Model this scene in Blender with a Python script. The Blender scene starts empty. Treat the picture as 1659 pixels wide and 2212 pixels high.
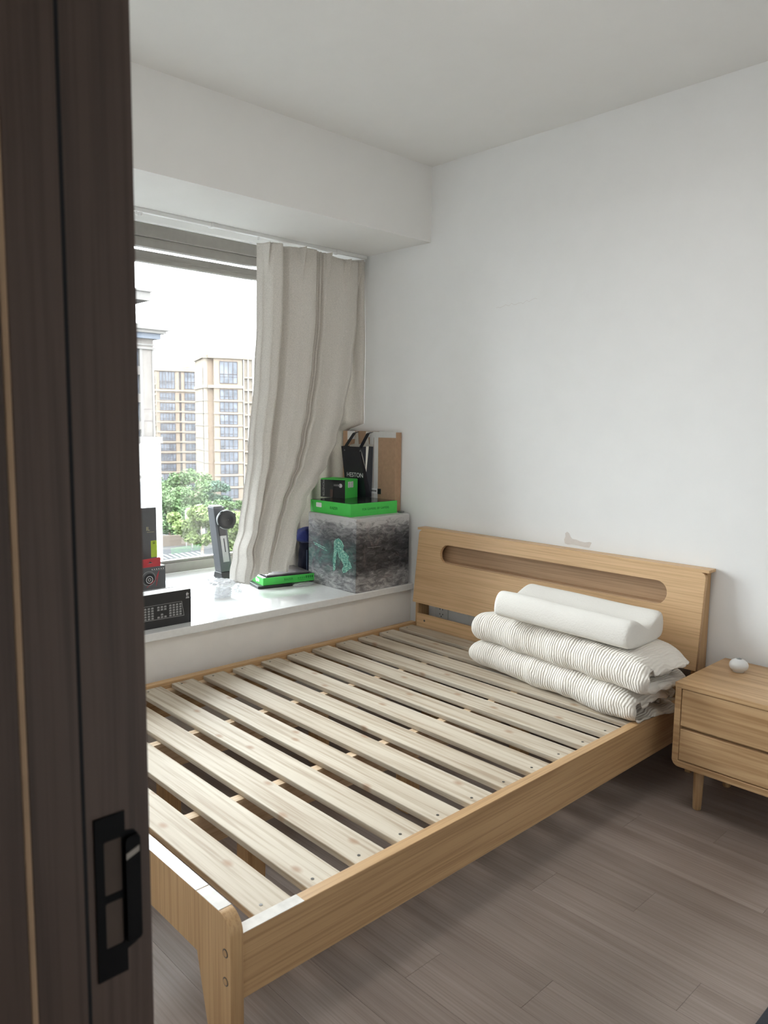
import bpy, bmesh, math, random
from mathutils import Vector, Matrix, noise
S = bpy.context.scene
C = S.collection
rnd = random.Random(7)
PI = math.pi
FL = 0.045                                   # floor level

# ------------------------------------------------------------------ camera, sky, exposure
def look(yaw, pitch, roll):
    cy, sy = math.cos(yaw), math.sin(yaw)
    f = Vector((-sy*math.cos(pitch), cy*math.cos(pitch), math.sin(pitch)))
    r = Vector((cy, sy, 0)); u = r.cross(f)
    r2 = r*math.cos(roll) + u*math.sin(roll); u2 = u*math.cos(roll) - r*math.sin(roll)
    return Matrix((r2, u2, -f)).transposed()
cam = bpy.data.cameras.new('camera'); co = bpy.data.objects.new('camera', cam); C.objects.link(co)
co.matrix_world = Matrix.Translation((2.7578, -2.9216, 1.3919)) @ look(0.810233, -0.116719, 0.0128982).to_4x4()
cam.sensor_fit = 'HORIZONTAL'; cam.sensor_width = 36.0; cam.lens = 36.0*1645.9/1659.0
cam.clip_start = 0.02; cam.clip_end = 2000
cam.dof.use_dof = True; cam.dof.focus_distance = 3.3; cam.dof.aperture_fstop = 11.0
S.camera = co
w = bpy.data.worlds.new('overcast'); S.world = w; w.use_nodes = True
bg = w.node_tree.nodes['Background']
bg.inputs['Color'].default_value = (0.92, 0.945, 1.0, 1)
wt = w.node_tree                              # overcast sky: the zenith three times as bright as the horizon
tc_ = wt.nodes.new('ShaderNodeTexCoord'); sp_ = wt.nodes.new('ShaderNodeSeparateXYZ'); wt.links.new(tc_.outputs['Generated'], sp_.inputs[0])
mx_ = wt.nodes.new('ShaderNodeMath'); mx_.operation = 'MAXIMUM'; mx_.inputs[1].default_value = 0.0; wt.links.new(sp_.outputs['Z'], mx_.inputs[0])
ma_ = wt.nodes.new('ShaderNodeMath'); ma_.operation = 'MULTIPLY_ADD'; ma_.inputs[1].default_value = 4.6; ma_.inputs[2].default_value = 2.3
wt.links.new(mx_.outputs[0], ma_.inputs[0]); wt.links.new(ma_.outputs[0], bg.inputs['Strength'])
S.view_settings.view_transform = 'Standard'; S.view_settings.look = 'None'
S.view_settings.exposure = 2.92; S.view_settings.gamma = 1.0; S.view_settings.use_curve_mapping = False
S.cycles.max_bounces = 8; S.cycles.diffuse_bounces = 6; S.cycles.glossy_bounces = 3; S.cycles.transparent_max_bounces = 10
S.cycles.adaptive_threshold = 0.07
pl = bpy.data.lights.new('window_portal', 'AREA'); pl.shape = 'RECTANGLE'; pl.size = 1.95; pl.size_y = 2.45
pl.cycles.is_portal = True
po = bpy.data.objects.new('window_portal', pl); C.objects.link(po)
po.matrix_world = Matrix.Translation((-1.24, -1.28, 1.5)) @ Matrix.Rotation(-PI/2, 4, 'Y')

# ------------------------------------------------------------------ object helpers
def meta(o, label=None, cat=None, group=None, kind=None):
    if label: o['label'] = label
    if cat: o['category'] = cat
    if group: o['group'] = group
    if kind: o['kind'] = kind
    return o
def wm(o):
    m = o.matrix_basis.copy()
    while o.parent: o = o.parent; m = o.matrix_basis @ m
    return m
def link(name, me, m=None, parent=None, local=False):
    o = bpy.data.objects.new(name, me); C.objects.link(o)
    if m is not None and not me.materials: me.materials.append(m)
    if parent is not None:
        if not local: me.transform(wm(parent).inverted())
        o.parent = parent
    return o
def empty(name, loc, rz=0.0, label=None, cat=None, group=None, kind=None):
    o = bpy.data.objects.new(name, None); C.objects.link(o)
    o.empty_display_size = 0.05
    o.location = loc; o.rotation_euler = (0, 0, rz)
    return meta(o, label, cat, group, kind)
def from_bm(name, bm, m, parent=None, smooth=False, local=False):
    me = bpy.data.meshes.new(name); bm.to_mesh(me); bm.free()
    if smooth:
        me.polygons.foreach_set('use_smooth', [True]*len(me.polygons))
    return link(name, me, m, parent, local)
def bbox(bm, lo, hi, bev=0.0, seg=2, M=None):
    r = bmesh.ops.create_cube(bm, size=1.0)
    vs = r['verts']
    for v in vs:
        v.co = Vector([lo[i] + (v.co[i]+0.5)*(hi[i]-lo[i]) for i in range(3)])
    if bev > 0:
        es = list({e for v in vs for e in v.link_edges})
        g = bmesh.ops.bevel(bm, geom=es, offset=bev, segments=seg, profile=0.5, affect='EDGES')
        vs = list({v for f in g['faces'] for v in f.verts} | {v for v in vs if v.is_valid})
    if M is not None:
        for v in vs: v.co = M @ v.co
def box(name, lo, hi, m, parent=None, bev=0.0, M=None, local=False, seg=2):
    bm = bmesh.new(); bbox(bm, lo, hi, bev, seg, M)
    return from_bm(name, bm, m, parent, local=local)
def boxes(name, lst, m, parent=None, bev=0.0, M=None):
    bm = bmesh.new()
    for lo, hi in lst: bbox(bm, lo, hi, bev, 1, M)
    return from_bm(name, bm, m, parent)
def pydata(name, vs, fs, m, parent=None, smooth=False, local=False):
    me = bpy.data.meshes.new(name); me.from_pydata([tuple(v) for v in vs], [], fs); me.update()
    if smooth: me.polygons.foreach_set('use_smooth', [True]*len(me.polygons))
    return link(name, me, m, parent, local)
def frame(origin, x, y):
    x = Vector(x).normalized(); y = Vector(y).normalized(); z = x.cross(y)
    M = Matrix((x, y, z)).transposed().to_4x4(); M.translation = Vector(origin); return M
def plate(name, outlines, th, m, M, parent=None, bev=0.0):
    """flat shape with holes; front face at local z=0, body behind it"""
    cu = bpy.data.curves.new(name, 'CURVE'); cu.dimensions = '2D'; cu.fill_mode = 'BOTH'
    cu.extrude = max(th/2 - bev, 1e-5); cu.bevel_depth = bev; cu.bevel_resolution = 1
    for ol in outlines:
        sp = cu.splines.new('POLY'); sp.points.add(len(ol)-1); sp.use_cyclic_u = True
        for p, q in zip(sp.points, ol): p.co = (q[0], q[1], 0, 1)
    ob = bpy.data.objects.new('tmp', cu); me = bpy.data.meshes.new_from_object(ob)
    bpy.data.objects.remove(ob); bpy.data.curves.remove(cu)
    me.name = name; me.transform(M @ Matrix.Translation((0, 0, -th/2))); me.materials.clear()
    return link(name, me, m, parent)
def rrect(x0, y0, x1, y1, r, n=6, corners=(1, 1, 1, 1)):
    """corner order: bottom-left, bottom-right, top-right, top-left"""
    out = []
    for (cx, cy, a0), on in zip(((x0+r, y0+r, PI), (x1-r, y0+r, 1.5*PI), (x1-r, y1-r, 0), (x0+r, y1-r, 0.5*PI)), corners):
        if on: out += [(cx+r*math.cos(a0+k/n*PI/2), cy+r*math.sin(a0+k/n*PI/2)) for k in range(n+1)]
        else:
            sx = x0 if cx < (x0+x1)/2 else x1; sy = y0 if cy < (y0+y1)/2 else y1; out.append((sx, sy))
    return out
def circle(cx, cy, r, n=28): return [(cx+r*math.cos(2*PI*k/n), cy+r*math.sin(2*PI*k/n)) for k in range(n)]
def text(name, s, size, m, M, parent=None, th=0.0006, align='CENTER'):
    cu = bpy.data.curves.new(name, 'FONT'); cu.body = s; cu.size = size; cu.extrude = th/2
    cu.align_x = align; cu.align_y = 'CENTER'; cu.resolution_u = 3
    ob = bpy.data.objects.new('tmp', cu); me = bpy.data.meshes.new_from_object(ob)
    bpy.data.objects.remove(ob); bpy.data.curves.remove(cu)
    me.name = name; me.transform(M); me.materials.clear()
    return link(name, me, m, parent)
def lathe(name, prof, m, M=Matrix(), parent=None, n=32, smooth=True):
    vs = []; fs = []
    for r, z in prof:
        for k in range(n): vs.append(M @ Vector((r*math.cos(2*PI*k/n), r*math.sin(2*PI*k/n), z)))
    for i in range(len(prof)-1):
        for k in range(n):
            a = i*n+k; b = i*n+(k+1) % n; fs.append((a, b, b+n, a+n))
    fs.append(tuple(range(n))[::-1]); fs.append(tuple(range((len(prof)-1)*n, len(prof)*n)))
    return pydata(name, vs, fs, m, parent, smooth)
def tube(name, pts, r, m, parent=None, n=8):
    pts = [Vector(p) for p in pts]; vs = []; fs = []
    for i, p in enumerate(pts):
        t = (pts[min(i+1, len(pts)-1)] - pts[max(i-1, 0)]).normalized()
        a = t.cross(Vector((0, 0, 1)) if abs(t.z) < 0.9 else Vector((1, 0, 0))).normalized(); b = t.cross(a)
        rr = r[i] if isinstance(r, (list, tuple)) else r
        for k in range(n): vs.append(p + (a*math.cos(2*PI*k/n) + b*math.sin(2*PI*k/n))*rr)
    for i in range(len(pts)-1):
        for k in range(n):
            a = i*n+k; b = i*n+(k+1) % n; fs.append((a, b, b+n, a+n))
    fs.append(tuple(range(n))[::-1]); fs.append(tuple(range((len(pts)-1)*n, len(pts)*n)))
    return pydata(name, vs, fs, m, parent, True)
def interp(tab, x):
    if x <= tab[0][0]: return tab[0][1]
    for (a, b), (c, d) in zip(tab, tab[1:]):
        if x <= c: return b + (d-b)*(x-a)/(c-a)
    return tab[-1][1]
def smooth_interp(tab, x):
    if x <= tab[0][0]: return tab[0][1]
    for (a, b), (c, d) in zip(tab, tab[1:]):
        if x <= c:
            t = (x-a)/(c-a); t = t*t*(3-2*t); return b + (d-b)*t
    return tab[-1][1]

# ------------------------------------------------------------------ materials
def nm(name):
    m = bpy.data.materials.new(name); m.use_nodes = True
    return m, m.node_tree, m.node_tree.nodes['Principled BSDF']
def N(nt, t, **kw):
    n = nt.nodes.new(t)
    for k, v in kw.items():
        if k.startswith('i_'): n.inputs[k[2:].replace('_', ' ')].default_value = v
        else: setattr(n, k, v)
    return n
def ramp(nt, src, stops, mode='LINEAR'):
    r = nt.nodes.new('ShaderNodeValToRGB'); r.color_ramp.interpolation = mode
    e = r.color_ramp.elements
    while len(e) < len(stops): e.new(0.5)
    for q, (p, c) in zip(e, stops): q.position = p; q.color = (*c, 1) if len(c) == 3 else c
    nt.links.new(src, r.inputs['Fac']); return r
def mix(nt, a, b, f, mode='MIX'):
    n = nt.nodes.new('ShaderNodeMix'); n.data_type = 'RGBA'; n.blend_type = mode
    for inp, v in ((0, f), (6, a), (7, b)):
        if hasattr(v, 'links') or hasattr(v, 'is_linked'): nt.links.new(v, n.inputs[inp])
        else: n.inputs[inp].default_value = v if inp == 0 else (*v, 1)
    return n.outputs[2]
def bump(nt, b, h, strength, dist):
    n = nt.nodes.new('ShaderNodeBump'); n.inputs['Strength'].default_value = strength; n.inputs['Distance'].default_value = dist
    nt.links.new(h, n.inputs['Height']); nt.links.new(n.outputs['Normal'], b.inputs['Normal'])
def coords(nt, scale=(1, 1, 1), rand=True):
    tc = nt.nodes.new('ShaderNodeTexCoord'); out = tc.outputs['Object']
    if rand:
        oi = nt.nodes.new('ShaderNodeObjectInfo')
        vm = nt.nodes.new('ShaderNodeVectorMath'); vm.operation = 'SCALE'
        vm.inputs[0].default_value = (31.7, 17.3, 23.9); nt.links.new(oi.outputs['Random'], vm.inputs['Scale'])
        ad = nt.nodes.new('ShaderNodeVectorMath'); ad.operation = 'ADD'
        nt.links.new(out, ad.inputs[0]); nt.links.new(vm.outputs[0], ad.inputs[1]); out = ad.outputs[0]
    mp = nt.nodes.new('ShaderNodeMapping'); mp.inputs['Scale'].default_value = scale
    nt.links.new(out, mp.inputs['Vector']); return mp.outputs['Vector']
def plain(name, c, rough=0.6, metal=0.0, var=0.06, scale=30.0, bmp=0.0, spec=0.5, coat=0.0):
    m, nt, b = nm(name)
    v = coords(nt)
    n = N(nt, 'ShaderNodeTexNoise', i_Scale=scale, i_Detail=4.0); nt.links.new(v, n.inputs['Vector'])
    lo = tuple(x*(1-var) for x in c); hi = tuple(min(1, x*(1+var)) for x in c)
    r = ramp(nt, n.outputs['Fac'], [(0.3, lo), (0.7, hi)]); nt.links.new(r.outputs['Color'], b.inputs['Base Color'])
    b.inputs['Roughness'].default_value = rough; b.inputs['Metallic'].default_value = metal
    b.inputs['Specular IOR Level'].default_value = spec; b.inputs['Coat Weight'].default_value = coat
    if bmp: bump(nt, b, n.outputs['Fac'], bmp, 0.002)
    return m
def wood(name, light, dark, axis, rough=0.5, knots=False, fine=1.0, spec=0.4, contrast=1.0, bmp=0.12):
    m, nt, b = nm(name)
    i = 'XYZ'.index(axis)
    sc = [16.0]*3; sc[i] = 0.9
    v = coords(nt, tuple(sc))
    n = N(nt, 'ShaderNodeTexNoise', i_Scale=1.0, i_Detail=5.0, i_Distortion=0.5); nt.links.new(v, n.inputs['Vector'])
    sf = [150.0*fine]*3; sf[i] = 2.5
    v2 = coords(nt, tuple(sf))
    n2 = N(nt, 'ShaderNodeTexNoise', i_Scale=1.0, i_Detail=3.0); nt.links.new(v2, n2.inputs['Vector'])
    mid = tuple((a+c)/2 for a, c in zip(light, dark))
    r = ramp(nt, n.outputs['Fac'], [(0.5-0.22/contrast, mid), (0.5+0.18/contrast, light)])
    r2 = ramp(nt, n2.outputs['Fac'], [(0.35, tuple(d/l for d, l in zip(dark, light))), (0.56, (1, 1, 1))])
    col = mix(nt, r.outputs['Color'], r2.outputs['Color'], 0.8, 'MULTIPLY')
    if knots:
        kv = [8.0]*3; kv[i] = 4.5
        v3 = coords(nt, tuple(kv))
        vo = N(nt, 'ShaderNodeTexVoronoi', i_Scale=1.0); vo.voronoi_dimensions = '2D'; nt.links.new(v3, vo.inputs['Vector'])
        rr = ramp(nt, vo.outputs['Distance'], [(0.02, (1, 1, 1)), (0.05, (0.75, 0.75, 0.75)), (0.11, (0, 0, 0))])
        sep = N(nt, 'ShaderNodeSeparateColor'); nt.links.new(vo.outputs['Color'], sep.inputs[0])
        gt = N(nt, 'ShaderNodeMath', operation='GREATER_THAN'); gt.inputs[1].default_value = 0.45; nt.links.new(sep.outputs[0], gt.inputs[0])
        mu = N(nt, 'ShaderNodeMath', operation='MULTIPLY'); nt.links.new(rr.outputs['Color'], mu.inputs[0]); nt.links.new(gt.outputs[0], mu.inputs[1])
        mu2 = N(nt, 'ShaderNodeMath', operation='MULTIPLY'); mu2.inputs[1].default_value = 0.75; nt.links.new(mu.outputs[0], mu2.inputs[0])
        col = mix(nt, col, (0.33, 0.2, 0.12), mu2.outputs[0])
    nt.links.new(col, b.inputs['Base Color'])
    b.inputs['Roughness'].default_value = rough; b.inputs['Specular IOR Level'].default_value = spec
    if bmp: bump(nt, b, n2.outputs['Fac'], bmp, 0.001)
    return m
def fabric(name, c, scale, rough=0.95, bmp=0.3, var=0.08):
    m, nt, b = nm(name)
    v = coords(nt)
    n = N(nt, 'ShaderNodeTexNoise', i_Scale=scale, i_Detail=3.0); nt.links.new(v, n.inputs['Vector'])
    n2 = N(nt, 'ShaderNodeTexNoise', i_Scale=6.0, i_Detail=3.0); nt.links.new(v, n2.inputs['Vector'])
    r = ramp(nt, n.outputs['Fac'], [(0.3, tuple(x*(1-var) for x in c)), (0.7, tuple(min(1, x*(1+var)) for x in c))])
    nt.links.new(r.outputs['Color'], b.inputs['Base Color'])
    b.inputs['Roughness'].default_value = rough; b.inputs['Specular IOR Level'].default_value = 0.15
    b.inputs['Sheen Weight'].default_value = 0.15
    bump(nt, b, n.outputs['Fac'], bmp, 0.001)
    return m
M_wall = plain('wall_paint', (0.83, 0.83, 0.825), 0.9, var=0.010, scale=9, spec=0.2)
M_ceil = plain('ceiling_paint', (0.80, 0.79, 0.77), 0.92, var=0.010, scale=7, spec=0.2)
M_seatfront = plain('seat_paint', (0.84, 0.81, 0.77), 0.8, var=0.02, scale=12, spec=0.3)
M_quartz = plain('white_quartz', (0.80, 0.80, 0.79), 0.07, var=0.03, scale=55, spec=0.5)
M_socket = plain('white_plastic', (0.72, 0.72, 0.71), 0.35, var=0.01)
M_black = plain('black_plastic', (0.012, 0.012, 0.014), 0.45, var=0.1)
M_darkmetal = plain('black_metal', (0.004, 0.004, 0.0045), 0.5, metal=0.0, var=0.1, spec=0.12)
M_stand = plain('grey_stand', (0.085, 0.09, 0.10), 0.45, var=0.06)
M_standlight = plain('silver_stand', (0.42, 0.42, 0.43), 0.35, metal=0.4, var=0.05)
M_white = plain('white_print', (0.85, 0.85, 0.85), 0.6, var=0.03)
M_greyprint = plain('grey_print', (0.30, 0.30, 0.30), 0.6, var=0.05)
M_green = plain('green_card', (0.07, 0.60, 0.09), 0.45, var=0.03)
M_darkgreen = plain('dark_print_green', (0.015, 0.22, 0.03), 0.5, var=0.05)
M_gold = plain('gold_print', (0.55, 0.50, 0.30), 0.5)
M_lime = plain('lime_card', (0.42, 0.56, 0.05), 0.5)
M_red = plain('red_card', (0.50, 0.04, 0.05), 0.5)
M_grey_box = plain('grey_card', (0.10, 0.10, 0.105), 0.5, var=0.05)
M_black_box = plain('black_card', (0.018, 0.018, 0.02), 0.4, var=0.1)
M_whitetop = plain('white_card', (0.78, 0.78, 0.78), 0.6, var=0.02)
M_navy = fabric('navy_cloth', (0.012, 0.014, 0.03), 300)
M_blue = fabric('blue_cloth', (0.03, 0.04, 0.16), 200)
M_bagblack = plain('black_paper', (0.010, 0.011, 0.018), 0.4, var=0.1)
M_cream = plain('cream_paper', (0.72, 0.69, 0.62), 0.7)
M_card = plain('brown_cardboard', (0.42, 0.27, 0.17), 0.85, var=0.07, scale=60)
M_tape = plain('white_tape', (0.66, 0.65, 0.64), 0.3, var=0.04)
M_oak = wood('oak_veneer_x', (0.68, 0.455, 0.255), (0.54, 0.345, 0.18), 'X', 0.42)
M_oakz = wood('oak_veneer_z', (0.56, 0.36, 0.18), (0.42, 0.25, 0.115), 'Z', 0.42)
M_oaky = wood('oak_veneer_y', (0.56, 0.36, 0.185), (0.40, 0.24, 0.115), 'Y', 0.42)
M_oakin = wood('oak_inner_x', (0.50, 0.33, 0.2), (0.36, 0.225, 0.125), 'X', 0.5)
M_edge_sheen = plain('sky_sheen_edge', (0.70, 0.67, 0.63), 0.13, var=0.08, scale=40, bmp=0.1)  # glossy edge banding, its colour paled to paint in the sky's reflection
M_pine = wood('pine_x', (0.56, 0.495, 0.400), (0.38, 0.30, 0.215), 'X', 0.6, spec=0.25, knots=True, fine=0.5, contrast=1.3)
M_piney = wood('pine_y', (0.66, 0.50, 0.34), (0.5, 0.35, 0.21), 'Y', 0.6, fine=0.6)
M_rubber = wood('rubberwood_x', (0.60, 0.40, 0.22), (0.40, 0.235, 0.11), 'X', 0.38, fine=0.5, contrast=1.9)
M_rubberz = wood('rubberwood_z', (0.54, 0.35, 0.18), (0.41, 0.24, 0.115), 'Z', 0.38, fine=0.7)
M_door = wood('dark_walnut_z', (0.125, 0.080, 0.062), (0.075, 0.048, 0.037), 'Z', 0.5, fine=0.8)
M_tan = plain('raw_edge', (0.50, 0.33, 0.20), 0.7)
M_seal = plain('rubber_seal', (0.006, 0.006, 0.007), 0.8)
M_frame = plain('window_aluminium', (0.30, 0.28, 0.26), 0.42, metal=0.25, var=0.04)
M_trimwhite = plain('white_trim', (0.78, 0.78, 0.77), 0.4, var=0.01)
M_curtain = fabric('linen_curtain', (0.66, 0.62, 0.57), 260, bmp=0.4, var=0.12)
M_screw = plain('screw_steel', (0.12, 0.11, 0.10), 0.4, metal=0.6)
M_plank = None
def plank_mat():
    m, nt, b = nm('laminate_plank')
    v = coords(nt, (1.1, 16, 16)); v2 = coords(nt, (3, 190, 190))
    n = N(nt, 'ShaderNodeTexNoise', i_Scale=1.0, i_Detail=5.0, i_Distortion=0.7); nt.links.new(v, n.inputs['Vector'])
    n2 = N(nt, 'ShaderNodeTexNoise', i_Scale=1.0, i_Detail=3.0); nt.links.new(v2, n2.inputs['Vector'])
    r = ramp(nt, n.outputs['Fac'], [(0.3, (0.285, 0.225, 0.196)), (0.7, (0.38, 0.31, 0.275))])
    r2 = ramp(nt, n2.outputs['Fac'], [(0.35, (0.78, 0.77, 0.76)), (0.6, (1, 1, 1))])
    oi = nt.nodes.new('ShaderNodeObjectInfo'); r3 = ramp(nt, oi.outputs['Random'], [(0, (0.84, 0.83, 0.82)), (1, (1.0, 1.0, 1.0))])
    c = mix(nt, mix(nt, r.outputs['Color'], r2.outputs['Color'], 0.8, 'MULTIPLY'), r3.outputs['Color'], 1.0, 'MULTIPLY')
    nt.links.new(c, b.inputs['Base Color']); b.inputs['Roughness'].default_value = 0.42
    b.inputs['Specular IOR Level'].default_value = 0.4
    bump(nt, b, n2.outputs['Fac'], 0.12, 0.001)
    return m
M_plank = plank_mat()
M_base = plain('brown_baseboard', (0.16, 0.12, 0.10), 0.5)
M_under = plain('subfloor', (0.08, 0.06, 0.05), 0.8)
def glass_mat(name, tint=(0.93, 0.96, 0.95), rough=0.0, f=1.0):
    m = bpy.data.materials.new(name); m.use_nodes = True; nt = m.node_tree; nt.nodes.clear()
    o = nt.nodes.new('ShaderNodeOutputMaterial'); t = nt.nodes.new('ShaderNodeBsdfTransparent'); g = nt.nodes.new('ShaderNodeBsdfGlossy')
    fr = nt.nodes.new('ShaderNodeFresnel'); fr.inputs['IOR'].default_value = 1.5; mx = nt.nodes.new('ShaderNodeMixShader')
    t.inputs['Color'].default_value = (*tint, 1); g.inputs['Roughness'].default_value = rough
    nt.links.new(fr.outputs[0], mx.inputs[0]); nt.links.new(t.outputs[0], mx.inputs[1]); nt.links.new(g.outputs[0], mx.inputs[2])
    nt.links.new(mx.outputs[0], o.inputs['Surface']); return m
M_glass = glass_mat('window_glass')
def film_mat():
    m = bpy.data.materials.new('clear_plastic_film'); m.use_nodes = True; nt = m.node_tree; nt.nodes.clear()
    o = nt.nodes.new('ShaderNodeOutputMaterial'); t = nt.nodes.new('ShaderNodeBsdfTransparent'); p = nt.nodes.new('ShaderNodeBsdfPrincipled')
    p.inputs['Base Color'].default_value = (0.85, 0.86, 0.88, 1); p.inputs['Roughness'].default_value = 0.15
    mx = nt.nodes.new('ShaderNodeMixShader'); mx.inputs[0].default_value = 0.55
    nt.links.new(t.outputs[0], mx.inputs[1]); nt.links.new(p.outputs[0], mx.inputs[2]); nt.links.new(mx.outputs[0], o.inputs['Surface']); return m
M_film = film_mat()
def crinkle_mat():
    m, nt, b = nm('crinkled_muslin')
    v = coords(nt, rand=False)
    n = N(nt, 'ShaderNodeTexNoise', i_Scale=5.0, i_Detail=2.0); nt.links.new(v, n.inputs['Vector'])
    wv = N(nt, 'ShaderNodeTexWave', i_Scale=28.0, i_Distortion=5.0, i_Detail=2.0); wv.inputs['Detail Scale'].default_value = 0.9
    wv.bands_direction = 'X'; nt.links.new(v, wv.inputs['Vector'])
    r = ramp(nt, n.outputs['Fac'], [(0.3, (0.70, 0.655, 0.59)), (0.7, (0.78, 0.735, 0.67))])
    nt.links.new(r.outputs['Color'], b.inputs['Base Color']); b.inputs['Roughness'].default_value = 0.95
    b.inputs['Specular IOR Level'].default_value = 0.1; b.inputs['Sheen Weight'].default_value = 0.2
    bump(nt, b, wv.outputs['Fac'], 0.55, 0.004); return m
M_muslin = crinkle_mat()
def knit_mat():
    m, nt, b = nm('pillow_knit')
    v = coords(nt, (1, 1, 1), rand=False)
    ck = N(nt, 'ShaderNodeTexVoronoi', i_Scale=150.0); nt.links.new(v, ck.inputs['Vector'])
    b.inputs['Base Color'].default_value = (0.76, 0.735, 0.69, 1); b.inputs['Roughness'].default_value = 0.9
    b.inputs['Specular IOR Level'].default_value = 0.15
    bump(nt, b, ck.outputs['Distance'], 0.3, 0.002); return m
M_knit = knit_mat()
def art_mat():
    """torn, hazy dark grey-and-teal print of the big carton"""
    m, nt, b = nm('carton_art')
    tc = nt.nodes.new('ShaderNodeTexCoord'); v = tc.outputs['Object']
    sx = nt.nodes.new('ShaderNodeSeparateXYZ'); nt.links.new(v, sx.inputs[0])
    mp = N(nt, 'ShaderNodeMapping'); mp.inputs['Scale'].default_value = (16, 16, 40); nt.links.new(v, mp.inputs['Vector'])
    n = N(nt, 'ShaderNodeTexNoise', i_Scale=1.0, i_Detail=9.0, i_Distortion=0.7, i_Roughness=0.75); nt.links.new(mp.outputs[0], n.inputs['Vector'])
    n2 = N(nt, 'ShaderNodeTexNoise', i_Scale=9.0, i_Detail=8.0, i_Distortion=2.0, i_Roughness=0.7); nt.links.new(v, n2.inputs['Vector'])
    zr = ramp(nt, sx.outputs['Z'], [(0.0, (0.5, 0.5, 0.5)), (0.06, (0.46, 0.46, 0.46)), (0.13, (0.06, 0.06, 0.06)), (0.24, (0.05, 0.05, 0.05)), (0.31, (0.36, 0.36, 0.36)), (0.375, (0.85, 0.85, 0.85))])
    ad = N(nt, 'ShaderNodeMath', operation='MULTIPLY_ADD'); ad.inputs[1].default_value = 0.85
    nt.links.new(zr.outputs['Color'], ad.inputs[0]); 
    sb = N(nt, 'ShaderNodeMath', operation='MULTIPLY_ADD'); sb.inputs[1].default_value = 1.5; sb.inputs[2].default_value = -0.62
    nt.links.new(n.outputs['Fac'], sb.inputs[0]); nt.links.new(sb.outputs[0], ad.inputs[2])
    base = ramp(nt, ad.outputs[0], [(0.05, (0.018, 0.018, 0.021)), (0.28, (0.075, 0.075, 0.082)), (0.5, (0.23, 0.225, 0.23)), (0.75, (0.55, 0.54, 0.54))])
    # teal tint only on the face that looks along -Y (local y near its minimum)
    fy = N(nt, 'ShaderNodeMath', operation='LESS_THAN'); fy.inputs[1].default_value = -0.188; nt.links.new(sx.outputs['Y'], fy.inputs[0])
    tn = ramp(nt, n2.outputs['Fac'], [(0.42, (0, 0, 0)), (0.6, (1, 1, 1))])
    tz = ramp(nt, sx.outputs['Z'], [(0.06, (0, 0, 0)), (0.13, (0.6, 0.6, 0.6)), (0.2, (0.6, 0.6, 0.6)), (0.27, (0, 0, 0))])
    t1 = N(nt, 'ShaderNodeMath', operation='MULTIPLY'); nt.links.new(tn.outputs['Color'], t1.inputs[0]); nt.links.new(tz.outputs['Color'], t1.inputs[1])
    t2 = N(nt, 'ShaderNodeMath', operation='MULTIPLY'); nt.links.new(t1.outputs[0], t2.inputs[0]); nt.links.new(fy.outputs[0], t2.inputs[1])
    col = mix(nt, base.outputs['Color'], (0.02, 0.16, 0.13), t2.outputs[0])
    pk = ramp(nt, n2.outputs['Fac'], [(0.56, (0, 0, 0)), (0.66, (0.35, 0.35, 0.35))])
    col = mix(nt, col, (0.34, 0.26, 0.26), pk.outputs['Color'])
    nt.links.new(col, b.inputs['Base Color']); b.inputs['Roughness'].default_value = 0.42; return m
M_art = art_mat()
def teal_mat():
    m, nt, b = nm('teal_figure_print'); v = coords(nt, rand=False)
    n = N(nt, 'ShaderNodeTexNoise', i_Scale=110.0, i_Detail=6.0, i_Distortion=1.5); nt.links.new(v, n.inputs['Vector'])
    r = ramp(nt, n.outputs['Fac'], [(0.36, (0.03, 0.10, 0.09)), (0.5, (0.12, 0.42, 0.33)), (0.64, (0.48, 0.68, 0.55))])
    nt.links.new(r.outputs['Color'], b.inputs['Base Color']); b.inputs['Roughness'].default_value = 0.45; return m
M_teal = teal_mat()
M_darkart = plain('dark_lid_print', (0.03, 0.032, 0.032), 0.12, var=0.5, scale=14)

# ------------------------------------------------------------------ room shell
CZ = 2.670; BZ = 2.304; SZ = 0.529; SX = -0.071
box('wall_back', (-1.40, 0.0, FL-0.02), (3.35, 0.12, CZ+0.1), M_wall); wall_back = bpy.data.objects['wall_back']; wall_back['kind'] = 'structure'
o = box('ceiling', (-1.40, -2.75, CZ), (3.35, 0.0, CZ+0.1), M_ceil); o['kind'] = 'structure'
o = box('wall_right', (3.25, -2.75, FL-0.02), (3.35, 0.0, CZ), M_wall); o['kind'] = 'structure'
o = boxes('wall_front', [((-1.40, -2.75, FL-0.02), (2.06, -2.605, CZ)), ((3.0, -2.75, FL-0.02), (3.25, -2.605, CZ)), ((2.06, -2.75, 2.16), (3.0, -2.605, CZ))], M_wall); o['kind'] = 'structure'
o = box('ceiling_beam', (-0.50, -2.605, BZ), (0.008, 0.0, CZ), M_ceil); o['kind'] = 'structure'
o = boxes('wall_window', [((-1.40, -2.605, 2.42), (-1.09, 0.0, CZ)), ((-1.40, -0.14, FL), (-1.09, 0.0, 2.42)), ((-1.40, -2.605, FL), (-1.09, -2.45, 2.42)), ((-1.40, -2.45, FL-0.02), (-1.19, -0.14, SZ-0.02))], M_wall); o['kind'] = 'structure'
seat = empty('window_seat', (-0.6, -1.3, FL), label=None, kind='structure')
box('seat_base', (-1.19, -2.605, FL-0.02), (-0.092, 0.0, SZ-0.034), M_seatfront, seat)
box('seat_top', (-1.175, -2.605, SZ-0.034), (SX, 0.0, SZ), M_quartz, seat, bev=0.003)
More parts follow.
